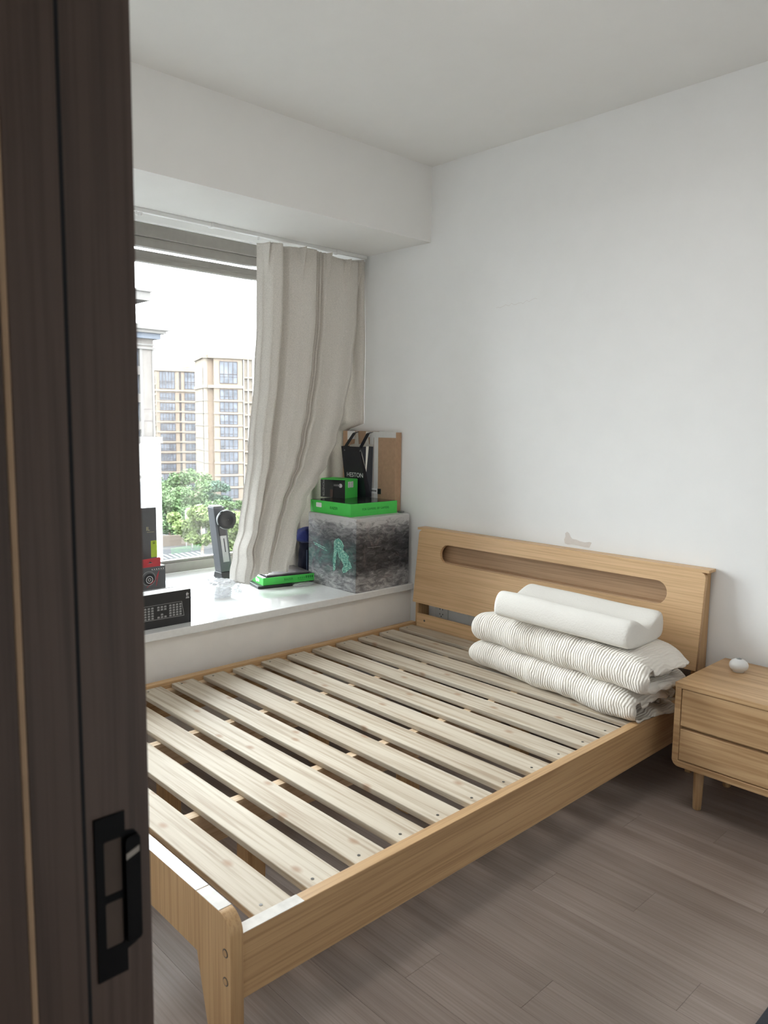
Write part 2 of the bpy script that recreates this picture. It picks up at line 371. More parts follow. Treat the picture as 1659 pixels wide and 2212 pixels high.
# hall behind the doorway
o = boxes('wall_hall', [((1.0, -4.3, FL-0.02), (1.1, -2.75, 2.5)), ((4.0, -4.3, FL-0.02), (4.1, -2.75, 2.5)), ((1.0, -4.4, FL-0.02), (4.1, -4.3, 2.5)), ((3.35, -2.75, FL-0.02), (4.0, -2.605, 2.5))], M_wall); o['kind'] = 'structure'
o = box('ceiling_hall', (1.0, -4.4, 2.5), (4.1, -2.75, 2.6), M_ceil); o['kind'] = 'structure'
# floor of separate planks
floor = box('floor', (-1.40, -4.4, FL-0.12), (4.1, 0.0, FL-0.012), M_under); floor['kind'] = 'structure'
PW = 0.13; cache = {}
def plank(x0, x1, y0, y1):
    L = round(x1-x0, 3); Wd = round(y1-y0, 3)
    if (L, Wd) not in cache:
        bm = bmesh.new(); bbox(bm, (0.0002, 0.0002, -0.012), (L-0.0002, Wd-0.0002, 0.0), 0.0005, 1)
        me = bpy.data.meshes.new('plank'); bm.to_mesh(me); bm.free(); me.materials.append(M_plank); cache[(L, Wd)] = me
    o = bpy.data.objects.new('plank', cache[(L, Wd)]); C.objects.link(o); o.parent = floor; o.location = (x0, y0, FL)
row = 0; y = 0.0
while y > -4.3:
    y0 = y-PW; x = -0.09 if y > -2.6 else 1.1; xe = 3.25 if y > -2.6 else 4.0
    off = [0.45, 0.95, 0.2, 0.7][row % 4]; first = True
    while x < xe-0.01:
        x1 = min(x + (off if first else 1.2), xe); first = False
        plank(x, x1, max(y0, -4.3), y); x = x1
    y = y0; row += 1
o = box('baseboard_back', (0.05, -0.012, FL), (3.25, 0.0, FL+0.06), M_base, bev=0.002); o['kind'] = 'structure'
o = box('baseboard_right', (3.238, -2.605, FL), (3.25, -0.012, FL+0.06), M_base, bev=0.002); o['kind'] = 'structure'
# marks on the back wall
Mw = frame((0, 0, 0), (1, 0, 0), (0, 0, 1))
M_chip = plain('bare_plaster', (0.66, 0.62, 0.585), 0.95, var=0.03)
chip = [(0.868, 0.868), (0.864, 0.884), (0.870, 0.9), (0.868, 0.914), (0.878, 0.922), (0.889, 0.915), (0.896, 0.902), (0.905, 0.893), (0.925, 0.892), (0.945, 0.887), (0.970, 0.885), (0.993, 0.890), (1.003, 0.887), (0.998, 0.877), (0.992, 0.864), (0.97, 0.864), (0.94, 0.866), (0.905, 0.868), (0.885, 0.865)]
plate('paint_chip', [[(x, z-0.004) for x, z in chip]], 0.0012, M_chip, Matrix.Translation((0, -0.0008, 0)) @ Mw, wall_back)
ck = [(0.44+0.011*k, 1.937+0.0009*k+0.004*math.sin(k*1.7)*(k % 3)) for k in range(22)]
plate('hairline_crack', [ck + [(x, z-0.0012) for x, z in ck[::-1]]], 0.0006, M_chip, Matrix.Translation((0, -0.0003, 0)) @ Mw, wall_back)
sk = empty('wall_socket', (0.14, 0.0, 0.411), label='white wall socket behind the gap under the headboard', cat='socket')
plate('face_plate', [rrect(0.098, 0.368, 0.184, 0.454, 0.006)], 0.008, M_socket, Matrix.Translation((0, -0.008, 0)) @ Mw, sk, bev=0.001)
for k, (dx, dz) in enumerate(((-0.009, 0.014), (0.009, 0.014), (-0.010, -0.012), (0.010, -0.012), (0.0, -0.024))):
    plate('socket_hole', [rrect(0.141+dx-0.0022, 0.411+dz-0.004, 0.141+dx+0.0022, 0.411+dz+0.004, 0.0015, 3)], 0.001, M_black, Matrix.Translation((0, -0.0085, 0)) @ Mw, sk)

lamp = empty('added_fill_lamp', (1.62, -1.38, CZ), label='added round white fill lamp on the bedroom ceiling, out of view', cat='added fill lamp')  # added lamp out of view, brightens the room beyond the window light
m_, nt_, b_ = nm('fill_lamp_diffuser'); b_.inputs['Base Color'].default_value = (0.8, 0.8, 0.8, 1)
b_.inputs['Emission Color'].default_value = (1.0, 0.96, 0.91, 1); b_.inputs['Emission Strength'].default_value = 1.8
lathe('fill_lamp_base', [(0.25, -0.03), (0.255, -0.02), (0.255, 0.0)], M_trimwhite, Matrix.Translation((1.62, -1.38, CZ)), lamp, 48)
lathe('fill_lamp_diffuser', [(0.15, -0.085), (0.21, -0.075), (0.238, -0.055), (0.245, -0.03)], m_, Matrix.Translation((1.62, -1.38, CZ)), lamp, 48)
# ------------------------------------------------------------------ window
win = empty('window_1', (-1.15, -1.3, SZ), kind='structure')
fx0, fx1 = -1.19, -1.13
box('bottom_rail', (fx0, -2.45, SZ), (fx1, -0.14, 0.588), M_frame, win, bev=0.003)
box('bottom_glazing_bead', (fx0+0.005, -2.45, 0.588), (fx1-0.02, -0.14, 0.602), M_frame, win, bev=0.002)
box('top_rail', (fx0, -2.45, 2.352), (fx1, -0.14, 2.42), M_frame, win, bev=0.003)
box('top_rail_step', (fx0, -2.45, 2.302), (fx1-0.015, -0.14, 2.352), M_frame, win, bev=0.003)
box('sash_rail', (fx0+0.01, -2.40, 2.222), (fx1-0.012, -0.19, 2.282), M_frame, win, bev=0.004)
box('sash_rail_groove', (fx0+0.01, -2.40, 2.246), (fx1-0.009, -0.19, 2.252), M_frame, win)
for y in (-2.45, -1.64, -0.19):
    box('stile', (fx0, y, 0.588), (fx1-0.004, y+0.05, 2.352), M_frame, win, bev=0.003)
for y0, y1 in ((-2.40, -1.64), (-1.59, -0.19)):
    box('pane', (-1.166, y0, 0.60), (-1.162, y1, 2.225), M_glass, win)
    box('pane', (-1.166, y0, 2.28), (-1.162, y1, 2.304), M_glass, win)
box('silicone_bead', (fx1-0.001, -2.45, SZ), (fx1+0.010, -0.14, SZ+0.006), M_trimwhite, win, bev=0.002)

# ------------------------------------------------------------------ door frame (left jamb) with strike plate
door = empty('door_1', (2.1, -2.68, FL), kind='structure')
JX = 2.10
def jamb(side):
    def X(a): return JX - a if side < 0 else 2.96 + a
    def bx(name, a0, a1, y0, y1, m, z1=2.16, bev=0.001):
        xs = sorted((X(a0), X(a1))); return box(name, (xs[0], y0, FL), (xs[1], y1, z1), m, door, bev=bev)
    bx('jamb_board', 0.0, 0.04, -2.6660, -2.6030, M_door)
    bx('door_seal', -0.004, 0.03, -2.6700, -2.6655, M_seal)
    bx('door_stop', -0.006, 0.04, -2.7140, -2.6700, M_door)
    bx('raw_edge_strip', -0.0065, 0.03, -2.7195, -2.7140, M_tan)
    bx('outer_casing', -0.006, 0.04, -2.7800, -2.7195, M_door)
    bx('room_casing', 0.036, 0.10, -2.6030, -2.588, M_door)
jamb(-1); jamb(1)
box('head_board', (2.02, -2.78, 2.16), (3.04, -2.588, 2.20), M_door, door)
Ms = frame((JX, 0, 0), (0, 1, 0), (0, 0, 1))
y0, y1, z0, z1 = -2.6575, -2.6290, 0.866, 1.027
plate('strike_plate', [[(y0, z0), (y1, z0), (y1, z0+0.022), (y1+0.010, z0+0.026), (y1+0.0135, z0+0.032), (y1+0.0135, z1-0.028), (y1+0.009, z1-0.022), (y1, z1-0.020), (y1, z1), (y0, z1)],
     rrect(y0+0.008, z0+0.030, y1-0.003, z0+0.076, 0.002, 3), rrect(y0+0.008, z0+0.083, y1-0.003, z1-0.024, 0.002, 3)], 0.002, M_darkmetal, Matrix.Translation((0.002, 0, 0)) @ Ms, door, bev=0.0004)
sl = plate('strike_lip', [rrect(y1-0.001, z0+0.030, y1+0.013, z1-0.026, 0.004, 4)], 0.003, M_darkmetal, Matrix.Translation((0.006, 0, 0)) @ frame((JX, 0, 0), (0, 0.97, 0.0), (0, 0, 1)), door, bev=0.0008)
plate('strike_pocket', [rrect(y0+0.008, z0+0.030, y1-0.003, z1-0.024, 0.002, 3)], 0.001, plain('raw_pocket_wood', (0.10, 0.07, 0.055), 0.8), Matrix.Translation((0.0012, 0, 0)) @ Ms, door)
plate('bright_scratch', [[(y1-0.001, z1-0.047), (y1+0.012, z1-0.042), (y1+0.012, z1-0.036), (y1-0.001, z1-0.041)]], 0.0004, plain('bare_metal', (0.34, 0.30, 0.26), 0.4, metal=0.3), Matrix.Translation((0.0066, 0, 0)) @ Ms, door)

# ------------------------------------------------------------------ bed
bed = empty('bed_frame', (0.76, -1.1, FL), label='oak veneer double bed frame with bare pine slats and slotted headboard', cat='bed')
RZ0, RZ1 = 0.2067, 0.3517; YF = -2.128
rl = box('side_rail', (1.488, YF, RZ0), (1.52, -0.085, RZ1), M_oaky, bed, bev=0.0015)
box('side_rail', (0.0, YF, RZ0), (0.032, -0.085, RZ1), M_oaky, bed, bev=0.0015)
box('edge_sheen_band', (1.4885, YF+0.001, RZ1-0.0002), (1.5195, YF+0.16, RZ1+0.0006), M_edge_sheen, rl)  # pale strip painting the window sheen on the rail's foot end
for x0, x1 in ((1.458, 1.4875), (0.0325, 0.062)):
    box('slat_ledge', (x0, YF+0.01, 0.295), (x1, -0.11, 0.3235), M_piney, bed)
for x in (0.485, 0.982):
    box('support_beam', (x-0.016, YF+0.002, 0.228), (x+0.016, -0.10, 0.3235), M_piney, bed, bev=0.001)
    for y in (-1.75, -1.1, -0.45): box('support_leg', (x-0.03, y-0.03, FL), (x+0.03, y+0.03, 0.228), M_oakz, bed, bev=0.002)
sm = None; scm = None
for k in range(14):
    if sm is None:
        bm = bmesh.new(); bbox(bm, (-0.7235, 0.0, -0.018), (0.7235, 0.097, 0.0), 0.0025, 2)
        sm = bpy.data.meshes.new('slat'); bm.to_mesh(sm); bm.free(); sm.materials.append(M_pine)
        bm = bmesh.new(); bmesh.ops.create_cone(bm, cap_ends=True, segments=10, radius1=0.0042, radius2=0.0042, depth=0.0012)
        scm = bpy.data.meshes.new('screw'); bm.to_mesh(scm); bm.free(); scm.materials.append(M_screw)
    o = bpy.data.objects.new('slat', sm); C.objects.link(o); o.parent = bed
    o.location = Vector((0.76+rnd.uniform(-.001, .001), -2.067+0.1426*k, 0.342)) - bed.location
    o.rotation_euler = (0, 0, rnd.uniform(-.002, .002))
    for sx in (-0.695, 0.695):
        s = bpy.data.objects.new('screw', scm); C.objects.link(s); s.parent = o; s.location = (sx, 0.03, 0.0002)
# footboard
Mf = frame((0, YF-0.032, 0), (1, 0, 0), (0, 0, 1))
FT = 0.3975
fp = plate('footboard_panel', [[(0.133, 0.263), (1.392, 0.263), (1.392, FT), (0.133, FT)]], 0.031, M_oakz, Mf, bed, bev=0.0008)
box('edge_sheen_band', (0.134, YF-0.0315, FT-0.0002), (1.391, YF-0.0012, FT+0.0016), M_edge_sheen, fp)  # glossy top edge with the sky sheen put into its colour
def leg_outline(s):
    pts = [(1.393, 0.263), (1.393, FT)] + [(1.525-0.04+0.04*math.sin(a), FT-0.04+0.04*math.cos(a)) for a in [k*PI/16 for k in range(9)]] + [(1.525, FL), (1.452, FL), (1.418, 0.17)]
    return pts if s > 0 else [(1.525-x, z) for x, z in pts]
for s in (1, -1):
    lg = plate('foot_leg', [leg_outline(s)], 0.031, M_oakz, Mf, bed, bev=0.0008)
    xs = sorted((1.394, 1.482)) if s > 0 else sorted((0.131, 0.043))
    box('edge_sheen_band', (xs[0], YF-0.0315, FT-0.0002), (xs[1], YF-0.0012, FT+0.0017), M_edge_sheen, lg)
    for z in (0.318, 0.2555):
        x = 1.507 if s > 0 else 0.018
        r = plate('bolt_cover', [circle(x, z, 0.0095)], 0.001, M_screw, Matrix.Translation((0, -0.0006, 0)) @ Mf, lg)
        plate('bolt_cap', [circle(x, z, 0.0068)], 0.001, M_oakz, Matrix.Translation((0, -0.0011, 0)) @ Mf, r)
# headboard
hb_b, hb_t = Vector((0, -0.103, 0.462)), Vector((0, -0.062, 0.838))
up = (hb_t-hb_b); HL = up.length; up.normalize()
Mh = frame(hb_b, (1, 0, 0), up)
def stadium(x0, z0, x1, z1, n=10):
    r = (z1-z0)/2; zc = (z0+z1)/2
    return [(x1-r+r*math.cos(a), zc+r*math.sin(a)) for a in [-PI/2+k*PI/n for k in range(n+1)]] + [(x0+r+r*math.cos(a), zc+r*math.sin(a)) for a in [PI/2+k*PI/n for k in range(n+1)]]
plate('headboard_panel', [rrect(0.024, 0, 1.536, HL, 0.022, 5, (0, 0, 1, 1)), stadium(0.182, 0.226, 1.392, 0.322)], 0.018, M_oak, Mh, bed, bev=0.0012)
box('headboard_back', (0.05, -0.022, 0.62), (1.51, -0.010, 0.832), M_oakin, bed)
pydata('niche_shelf', [(0.05, -0.068, 0.678), (1.51, -0.068, 0.678), (1.51, -0.022, 0.678), (0.05, -0.022, 0.678), (0.05, -0.066, 0.692), (1.51, -0.066, 0.692), (1.51, -0.022, 0.692), (0.05, -0.022, 0.692)],
       [(0, 3, 2, 1), (4, 5, 6, 7), (0, 1, 5, 4), (1, 2, 6, 5), (2, 3, 7, 6), (3, 0, 4, 7)], M_oakin, bed)
box('headboard_cap', (0.010, -0.062, 0.838), (1.548, -0.003, 0.850), M_oak, bed, bev=0.0015)
for x0 in (0.028, 1.510):
    pr = [(-0.0845, 0.462), (-0.0445, 0.838), (-0.006, 0.838), (-0.006, FL), (-0.0845, FL)]
    vs = [(x0, a, b) for a, b in pr] + [(x0+0.022, a, b) for a, b in pr]
    pydata('headboard_side', vs, [(4, 3, 2, 1, 0), (5, 6, 7, 8, 9)] + [(i, (i+1) % 5, (i+1) % 5+5, i+5) for i in range(5)], M_oakz, bed)
box('head_rail', (0.05, -0.098, 0.25), (1.51, -0.086, 0.405), M_oak, bed, bev=0.001)
plate('bolt_cover', [circle(0.105, 0.372, 0.006, 14)], 0.001, M_screw, frame((0, -0.0985, 0), (1, 0, 0), (0, 0, 1)), bed)

# ------------------------------------------------------------------ folded duvet and pillow
def duvet_layer(parent, name, z0, h, yf, yb, x0, x1, seed, top_bulge):
    t = 0.0165; r = (h-2*t)/2
    P = []
    def line(a, b, n): 
        for k in range(n): f = k/n; P.append((a[0]+(b[0]-a[0])*f, a[1]+(b[1]-a[1])*f))
    def arc(c, rad, a0, a1, n):
        for k in range(n): a = a0+(a1-a0)*k/n; P.append((c[0]+rad*math.cos(a), c[1]+rad*math.sin(a)))
    cf = (yf+t+r, z0+h/2)
    line((yb, z0+t), (cf[0], z0+t), 14)
    arc(cf, r, -PI/2, -3*PI/2, 16)
    line((cf[0], z0+h-t), (yb-0.01, z0+h-t), 14)
    arc((yb-0.01, z0+h-2*t), t, PI/2, -PI/2, 8)
    line((yb-0.01, z0+h-3*t), (yf+0.1, z0+h-3*t), 12)
    arc((yf+0.1, z0+h/2), max(r-2*t, 0.012), PI/2, 3*PI/2, 8)
    line((yf+0.1, z0+3*t), (yb-0.04, z0+3*t), 12)
    n = len(P); NX = 90; vs = []; fs = []
    nrm = []
    for i in range(n):
        a = P[max(i-1, 0)]; b = P[min(i+1, n-1)]
        d = Vector((b[0]-a[0], b[1]-a[1])).normalized(); nrm.append((-d.y, d.x))
    ring = 2*n
    for k in range(NX+1):
        u = k/NX
        for side in (1, -1):
            for i in (range(n) if side > 0 else range(n-1, -1, -1)):
                s = i/n
                fb = min(1.0, max(0.0, (yb-P[i][0])/0.10)); e1 = x1 - 0.05*(1-fb)**2 + 0.02*noise.noise((s*7.0, seed, 0)) + (0.02 if i < 44 else -0.03) + 0.008*noise.noise((s*23, seed, 4))
                e0 = x0 + 0.02*noise.noise((s*6.0, seed+9, 0))
                uu = 0.5-0.5*math.cos(PI*u) if (u < 0.1 or u > 0.9) else u
                uu = u
                x = e0 + (e1-e0)*uu
                d = min(x-e0, e1-x); tt = t*1.06*math.sqrt(max(0.02, 1-max(0, 1-d/0.045)**2))
                yy = P[i][0] + nrm[i][0]*tt*side; zz = P[i][1] + nrm[i][1]*tt*side
                ex = max(0, 1-(e1-x)/0.12); el = max(0, 1-(x-e0)/0.09)
                up_ = (zz-z0)/h
                zz += top_bulge*math.sin(PI*min(1, max(0, u)))*up_*0.5 - 0.018*el*up_ - (0.034*ex*ex if 28 < i < 54 else 0.010*ex)*up_
                w = noise.noise((x*9, yy*9, zz*9+seed))*0.008 + noise.noise((x*26, yy*10, zz*12+seed))*0.0035
                w += 0.016*ex*noise.noise((yy*22, zz*30, seed+3+x*8)); zz += 0.016*ex*noise.noise((yy*11, seed*2, x*9))
                vs.append((x + 0.012*ex*noise.noise((yy*20, zz*20, seed)), yy + nrm[i][0]*side*w, max(z0+0.0005+(0.0105*min(1, max(0, (x-1.42)/0.05)) if z0 < 0.4 else 0), zz + nrm[i][1]*side*w)))
    for k in range(NX):
        for i in range(ring):
            a = k*ring+i; b = k*ring+(i+1) % ring; fs.append((a, a+ring, b+ring, b))
    for k, rev in ((0, False), (NX, True)):
        for i in range(n-1):
            a, b = k*ring+i, k*ring+i+1; c, d = k*ring+ring-1-i-1, k*ring+ring-1-i
            fs.append((a, b, c, d) if not rev else (d, c, b, a))
    return pydata(name, vs, fs, M_muslin, parent, True)
duv = empty('folded_duvet', (1.10, -0.32, 0.342), 0.0, label='cream crinkled muslin duvet folded twice at the head of the bed', cat='duvet')
duvet_layer(duv, 'lower_fold', 0.3425, 0.120, -0.472, -0.160, 0.675, 1.515, 1.3, 0.006)
duvet_layer(duv, 'upper_fold', 0.4615, 0.122, -0.475, -0.150, 0.690, 1.555, 6.1, 0.02)
duv.rotation_euler.z = math.radians(-7.5)
def pillow():
    sec = [(-0.150, 0.0), (-0.156, 0.03), (-0.155, 0.06), (-0.145, 0.085), (-0.128, 0.102), (-0.105, 0.106), (-0.075, 0.094), (-0.04, 0.074), (0.0, 0.066), (0.04, 0.078), (0.08, 0.100), (0.108, 0.108), (0.134, 0.094), (0.147, 0.055), (0.148, 0.025), (0.14, 0.0), (0.08, -0.006), (0.0, -0.008), (-0.08, -0.006)]
    n = len(sec); NX = 40; L = 0.60; vs = []; fs = []
    for k in range(NX+1):
        u = -1 + 2*k/NX; x = u*L/2
        e = max(0.0, (abs(x)-(L/2-0.03))/0.03); s = math.sqrt(max(0.0, 1-e*e))*0.12+0.88 if e < 1 else 0.86
        s = 1-0.16*e*e*e
        for y, z in sec:
            zz = 0.045+(z-0.045)*s; yy = y*(1-0.07*e*e*e)
            vs.append((x, yy, zz + 0.003*noise.noise((x*7, y*7, z*7))))
    for k in range(NX):
        for i in range(n):
            a = k*n+i; b = k*n+(i+1) % n; fs.append((a, b, b+n, a+n))
    fs.append(tuple(range(n))[::-1]); fs.append(tuple(range(NX*n, NX*n+n)))
    o = pydata('contour_pillow', vs, fs, M_knit, None, True)
    md = o.modifiers.new('sub', 'SUBSURF'); md.levels = 1; md.render_levels = 2
    o.location = (1.150, -0.335, 0.602); o.rotation_euler = (math.radians(-1), math.radians(2.0), math.radians(3))
    meta(o, 'white knitted contour foam pillow lying on the folded duvet', 'pillow')
pillow()

# ------------------------------------------------------------------ nightstand
ns = empty('nightstand', (1.85, -0.21, FL), label='light rubberwood nightstand with two drawers and round tapered legs', cat='nightstand')
NX0, NX1, NY0, NY1, NZ0, NZ1 = 1.612, 2.092, -0.425, -0.016, 0.2165, 0.515
Mn = frame((0, NY0, 0), (1, 0, 0), (0, 0, 1))
plate('shell', [rrect(NX0, NZ0, NX1, NZ1-0.0165, 0.024, 8, (1, 1, 0, 0)), [(NX0+0.019, NZ0+0.019), (NX1-0.019, NZ0+0.019), (NX1-0.019, NZ1-0.018), (NX0+0.019, NZ1-0.018)]], NY1-NY0, M_rubber, Mn, ns, bev=0.0012)
tp = empty('top_panel', (0, 0, 0)); bpy.data.objects.remove(tp)
for k, (a, b) in enumerate(((NY0-0.003, -0.285), (-0.285, -0.15), (-0.15, NY1))):
    box('top_board', (NX0-0.002, a+0.0002, NZ1-0.0165), (NX1+0.002, b-0.0002, NZ1), M_rubber, ns, bev=0.0008)
box('back_panel', (NX0+0.019, NY1-0.012, NZ0+0.019), (NX1-0.019, NY1-0.004, NZ1-0.018), M_rubberz, ns)
for a, b in ((0.3635, 0.4945), (0.2415, 0.3525)):
    box('drawer', (NX0+0.0225, NY0+0.001, a), (NX1-0.0225, NY0+0.021, b), M_rubber, ns, bev=0.002)
box('drawer_divider', (NX0+0.019, NY0+0.022, 0.352), (NX1-0.019, NY0+0.20, 0.362), M_rubber, ns)
box('inner_floor', (NX0+0.019, NY0+0.022, NZ0+0.019), (NX1-0.019, NY1-0.014, 0.34), M_rubberz, ns)
for x in (NX0+0.062, NX1-0.062):
    for y in (NY0+0.085, NY1-0.07):
        lathe('leg', [(0.0125, FL), (0.0145, FL+0.003), (0.019, NZ0-0.001)], M_rubberz, Matrix.Translation((x, y, 0)), ns, 20)
bl = empty('ceramic_ball', (1.712, -0.150, NZ1), label='small round white ceramic ball ornament on the nightstand', cat='ornament')
R0 = 0.0325
lathe('ball_body', [(0.012, 0.0), (0.019, 0.001)] + [(R0*math.cos(a), 0.0245+0.0245*math.sin(a)) for a in [-0.95+k*0.16 for k in range(15)]] + [(0.010, 0.0485), (0.0085, 0.044)], M_socket, Matrix.Translation((1.712, -0.150, NZ1)), bl)
lathe('ball_stopper', [(0.008, 0.0435), (0.008, 0.0495), (0.004, 0.051)], plain('grey_stopper', (0.25, 0.25, 0.24), 0.5), Matrix.Translation((1.712, -0.150, NZ1)), bl)
o = plate('floor_mat', [rrect(2.205, -1.62, 2.75, -1.075, 0.01)], 0.008, fabric('dark_mat', (0.03, 0.033, 0.04), 200), frame((0, 0, FL+0.008), (1, 0, 0), (0, 1, 0)), bev=0.002)
meta(o, 'dark blue-grey mat lying flat on the laminate floor', 'mat')

# ------------------------------------------------------------------ curtain and its track
tr = empty('curtain_track', (-0.47, -1.3, BZ), label='slim white curtain track fixed under the ceiling beam', cat='curtain track')
box('track_bar', (-0.482, -2.5, BZ-0.018), (-0.462, -0.012, BZ), M_trimwhite, tr, bev=0.002)
for y in (-2.2, -1.6, -0.975, -0.22):
    box('track_bracket', (-0.492, y-0.012, BZ-0.021), (-0.452, y+0.012, BZ), M_trimwhite, tr, bev=0.003)
for y in (-1.35, -1.335, -1.325, -0.72, -0.02):
    box('glider', (-0.476, y-0.003, BZ-0.032), (-0.468, y+0.003, BZ-0.018), M_trimwhite, tr)
cur = empty('curtain', (-0.47, -0.4, SZ), label='beige linen curtain drawn to the wall end of the window', cat='curtain')
yL = [(0.50, -0.835), (0.617, -0.845), (0.72, -0.835), (0.85, -0.800), (1.0, -0.778), (1.23, -0.752), (1.64, -0.708), (1.87, -0.695), (2.2, -0.690), (2.3, -0.690)]
yR = [(0.50, -0.57), (0.60, -0.555), (0.8, -0.5), (0.98, -0.42), (1.08, -0.33), (1.17, -0.255), (1.30, -0.19), (1.45, -0.14), (1.7, -0.085), (1.95, -0.05), (2.3, -0.035)]
prof = [(0, -0.075), (0.03, -0.04), (0.08, 0.012), (0.135, 0.03), (0.155, 0.022), (0.168, -0.03), (0.20, -0.035), (0.25, 0.0), (0.34, 0.034), (0.43, 0.048), (0.462, 0.044), (0.478, 0.0), (0.495, 0.028), (0.512, -0.004), (0.53, 0.024), (0.548, -0.006), (0.57, 0.028), (0.59, 0.03), (0.61, 0.012), (0.70, 0.014), (0.82, 0.026), (0.92, 0.018), (0.97, -0.01), (1, -0.06)]
def curtain_sheet():
    NU, NZ = 260, 150; vs = []; fs = []
    for j in range(NZ+1):
        v = j/NZ
        for i in range(NU+1):
            u = i/NU
            ztop = 2.272 - (0.014*math.sin(PI*min(1, max(0, (u-0.6)/0.39)))**0.8 if u > 0.6 else 0.0)
            zbot = 0.572 + 0.045*min(1, max(0, (u-0.22)/0.1)) - 0.012*max(0, u-0.6)
            z = ztop + (zbot-ztop)*v
            a, b = smooth_interp(yL, z), smooth_interp(yR, z)
            low = min(1, max(0, (1.15-z)/0.5))
            y = a + (b-a)*u
            d = smooth_interp(prof, u)
            if 0.465 < u < 0.6: d = d*(1-0.75*low) + 0.03*low*0.75
            d *= 0.85 + 0.35*low
            # pinch pleats at the heading
            hd = max(0, (z-2.10)/0.16)
            for pc in (0.045, 0.33, 0.60, 0.80, 0.96):
                q = (u-pc)/0.022
                d += hd*0.036*math.exp(-q*q)*math.cos(q*2.4)
                y += -hd*0.010*q*math.exp(-q*q)
            d += 0.010*noise.noise((u*5, z*2.2, 3)) + 0.012*low*noise.noise((u*8, z*7, 9))
            d += 0.03*low*math.exp(-((u-0.9)/0.15)**2) - 0.06*low*low*(1-u)*0.2
            # crease where the cloth kinks near its foot
            d += 0.018*math.exp(-((z-0.70+0.15*u)/0.05)**2)*(1 if u < 0.3 else 0.2)*low
            vs.append((-0.468+d, y + 0.006*low*noise.noise((u*6, z*8, 1)), z))
    for j in range(NZ):
        for i in range(NU):
            a = j*(NU+1)+i; fs.append((a, a+NU+1, a+NU+2, a+1))
    o = pydata('front_sheet', vs, fs, M_curtain, cur, True)
    s = o.modifiers.new('cloth', 'SOLIDIFY'); s.thickness = 0.0022
def rear_sheet():
    NU, NZ = 90, 60; vs = []; fs = []
    for j in range(NZ+1):
        v = j/NZ; z = 2.286 + (0.545-2.286)*v; back = min(1, max(0, (1.39-z)/0.05)); back = back*back*(3-2*back)
        for i in range(NU+1):
            u = i/NU
            y = -0.0015 - 0.50*u*(0.55+0.45*min(1, v*1.6)); x = -0.485 - 0.115*min(1, u*2.2)*(1-back) - 0.165*back + 0.014*math.sin(u*26+0.4*math.sin(z*2)) + 0.008*noise.noise((u*6, z*3, 0))
            vs.append((x, min(y, -0.0015), z))
    for j in range(NZ):
        for i in range(NU):
            a = j*(NU+1)+i; fs.append((a, a+NU+1, a+NU+2, a+1))
    o = pydata('rear_sheet', vs, fs, M_curtain, cur, True)
    s = o.modifiers.new('cloth', 'SOLIDIFY'); s.thickness = 0.0022
curtain_sheet(); rear_sheet()

# ------------------------------------------------------------------ things on the window seat, wall end
ct = empty('printed_carton', (-0.277, -0.22, SZ), label='big cube carton with a dark grey and teal print on the window seat', cat='box')
cx, cy, hw, hd, hh = -0.277, -0.22, 0.194, 0.190, 0.382
box('carton_body', (cx-hw, cy-hd, SZ), (cx+hw, cy+hd, SZ+hh-0.002), M_art, ct, bev=0.0025)
box('lid_flap', (cx-hw+0.001, cy-hd+0.001, SZ+hh-0.003), (cx+hw-0.012, cy+hd-0.001, SZ+hh), M_art, ct, bev=0.0008)
Mc = frame((cx, cy-hd, SZ), (1, 0, 0), (0, 0, 1))
fig = [(0.02, 0.245), (0.035, 0.262), (0.06, 0.268), (0.085, 0.255), (0.10, 0.235), (0.095, 0.212), (0.115, 0.20), (0.14, 0.185), (0.135, 0.165), (0.155, 0.15), (0.165, 0.128), (0.14, 0.115), (0.12, 0.098), (0.095, 0.09), (0.085, 0.11), (0.10, 0.128), (0.085, 0.15), (0.06, 0.17), (0.05, 0.2), (0.038, 0.165), (0.032, 0.10), (0.018, 0.088), (0.012, 0.15), (0.022, 0.2)]
plate('printed_figure', [fig], 0.0006, M_teal, Matrix.Translation((0, -0.0004, 0)) @ Mc, ct)
for a, b in (((-0.15, 0.225), (-0.05, 0.205)), ((-0.14, 0.215), (-0.03, 0.190))):
    plate('printed_stroke', [[(a[0], a[1]), (b[0], b[1]), (b[0], b[1]-0.004), (a[0], a[1]-0.004)]], 0.0005, M_teal, Matrix.Translation((0, -0.0004, 0)) @ Mc, ct)
Mr = frame((cx+hw, cy, SZ), (0, 1, 0), (0, 0, 1))
plate('hand_hole', [[(-0.012, 0.20), (0.012, 0.20), (0.008, 0.210), (0.0, 0.215), (-0.008, 0.210)]], 0.0006, M_black, Matrix.Translation((0.0005, 0, 0)) @ Mr, ct)
plate('printed_stroke', [[(-0.11, 0.2285), (-0.02, 0.2265), (-0.02, 0.2245), (-0.11, 0.2265)]], 0.0005, M_greyprint, Matrix.Translation((0.0004, 0, 0)) @ Mr, ct)
CT = SZ+hh
def green_box(name, F, wx, wy, h, z, rz, label, lid, group=None):
    """F: the corner at +x,-y; box reaches back along -x and +y of its own axes"""
    e = empty(name, (F[0], F[1], z), rz, label=label, cat='box')
    M = Matrix.Translation((F[0], F[1], z)) @ Matrix.Rotation(rz, 4, 'Z')
    box('body', (-wx, 0, 0), (0, wy, h-0.001), M_green, e, bev=0.001, M=M)
    box('lid_print', (-wx+0.004, 0.004, h-0.0012), (-0.004, wy-0.004, h), lid, e, M=M)
    L = M @ frame((0, 0, 0), (1, 0, 0), (0, 0, 1)); Rr = M @ frame((0, 0, 0), (0, 1, 0), (0, 0, 1))
    return e, L, Rr
e, L, Rr = green_box('green_box', (-0.148, -0.390), 0.330, 0.330, 0.067, CT, 0.0, 'bright green box with dark lid on top of the printed carton', M_darkart)
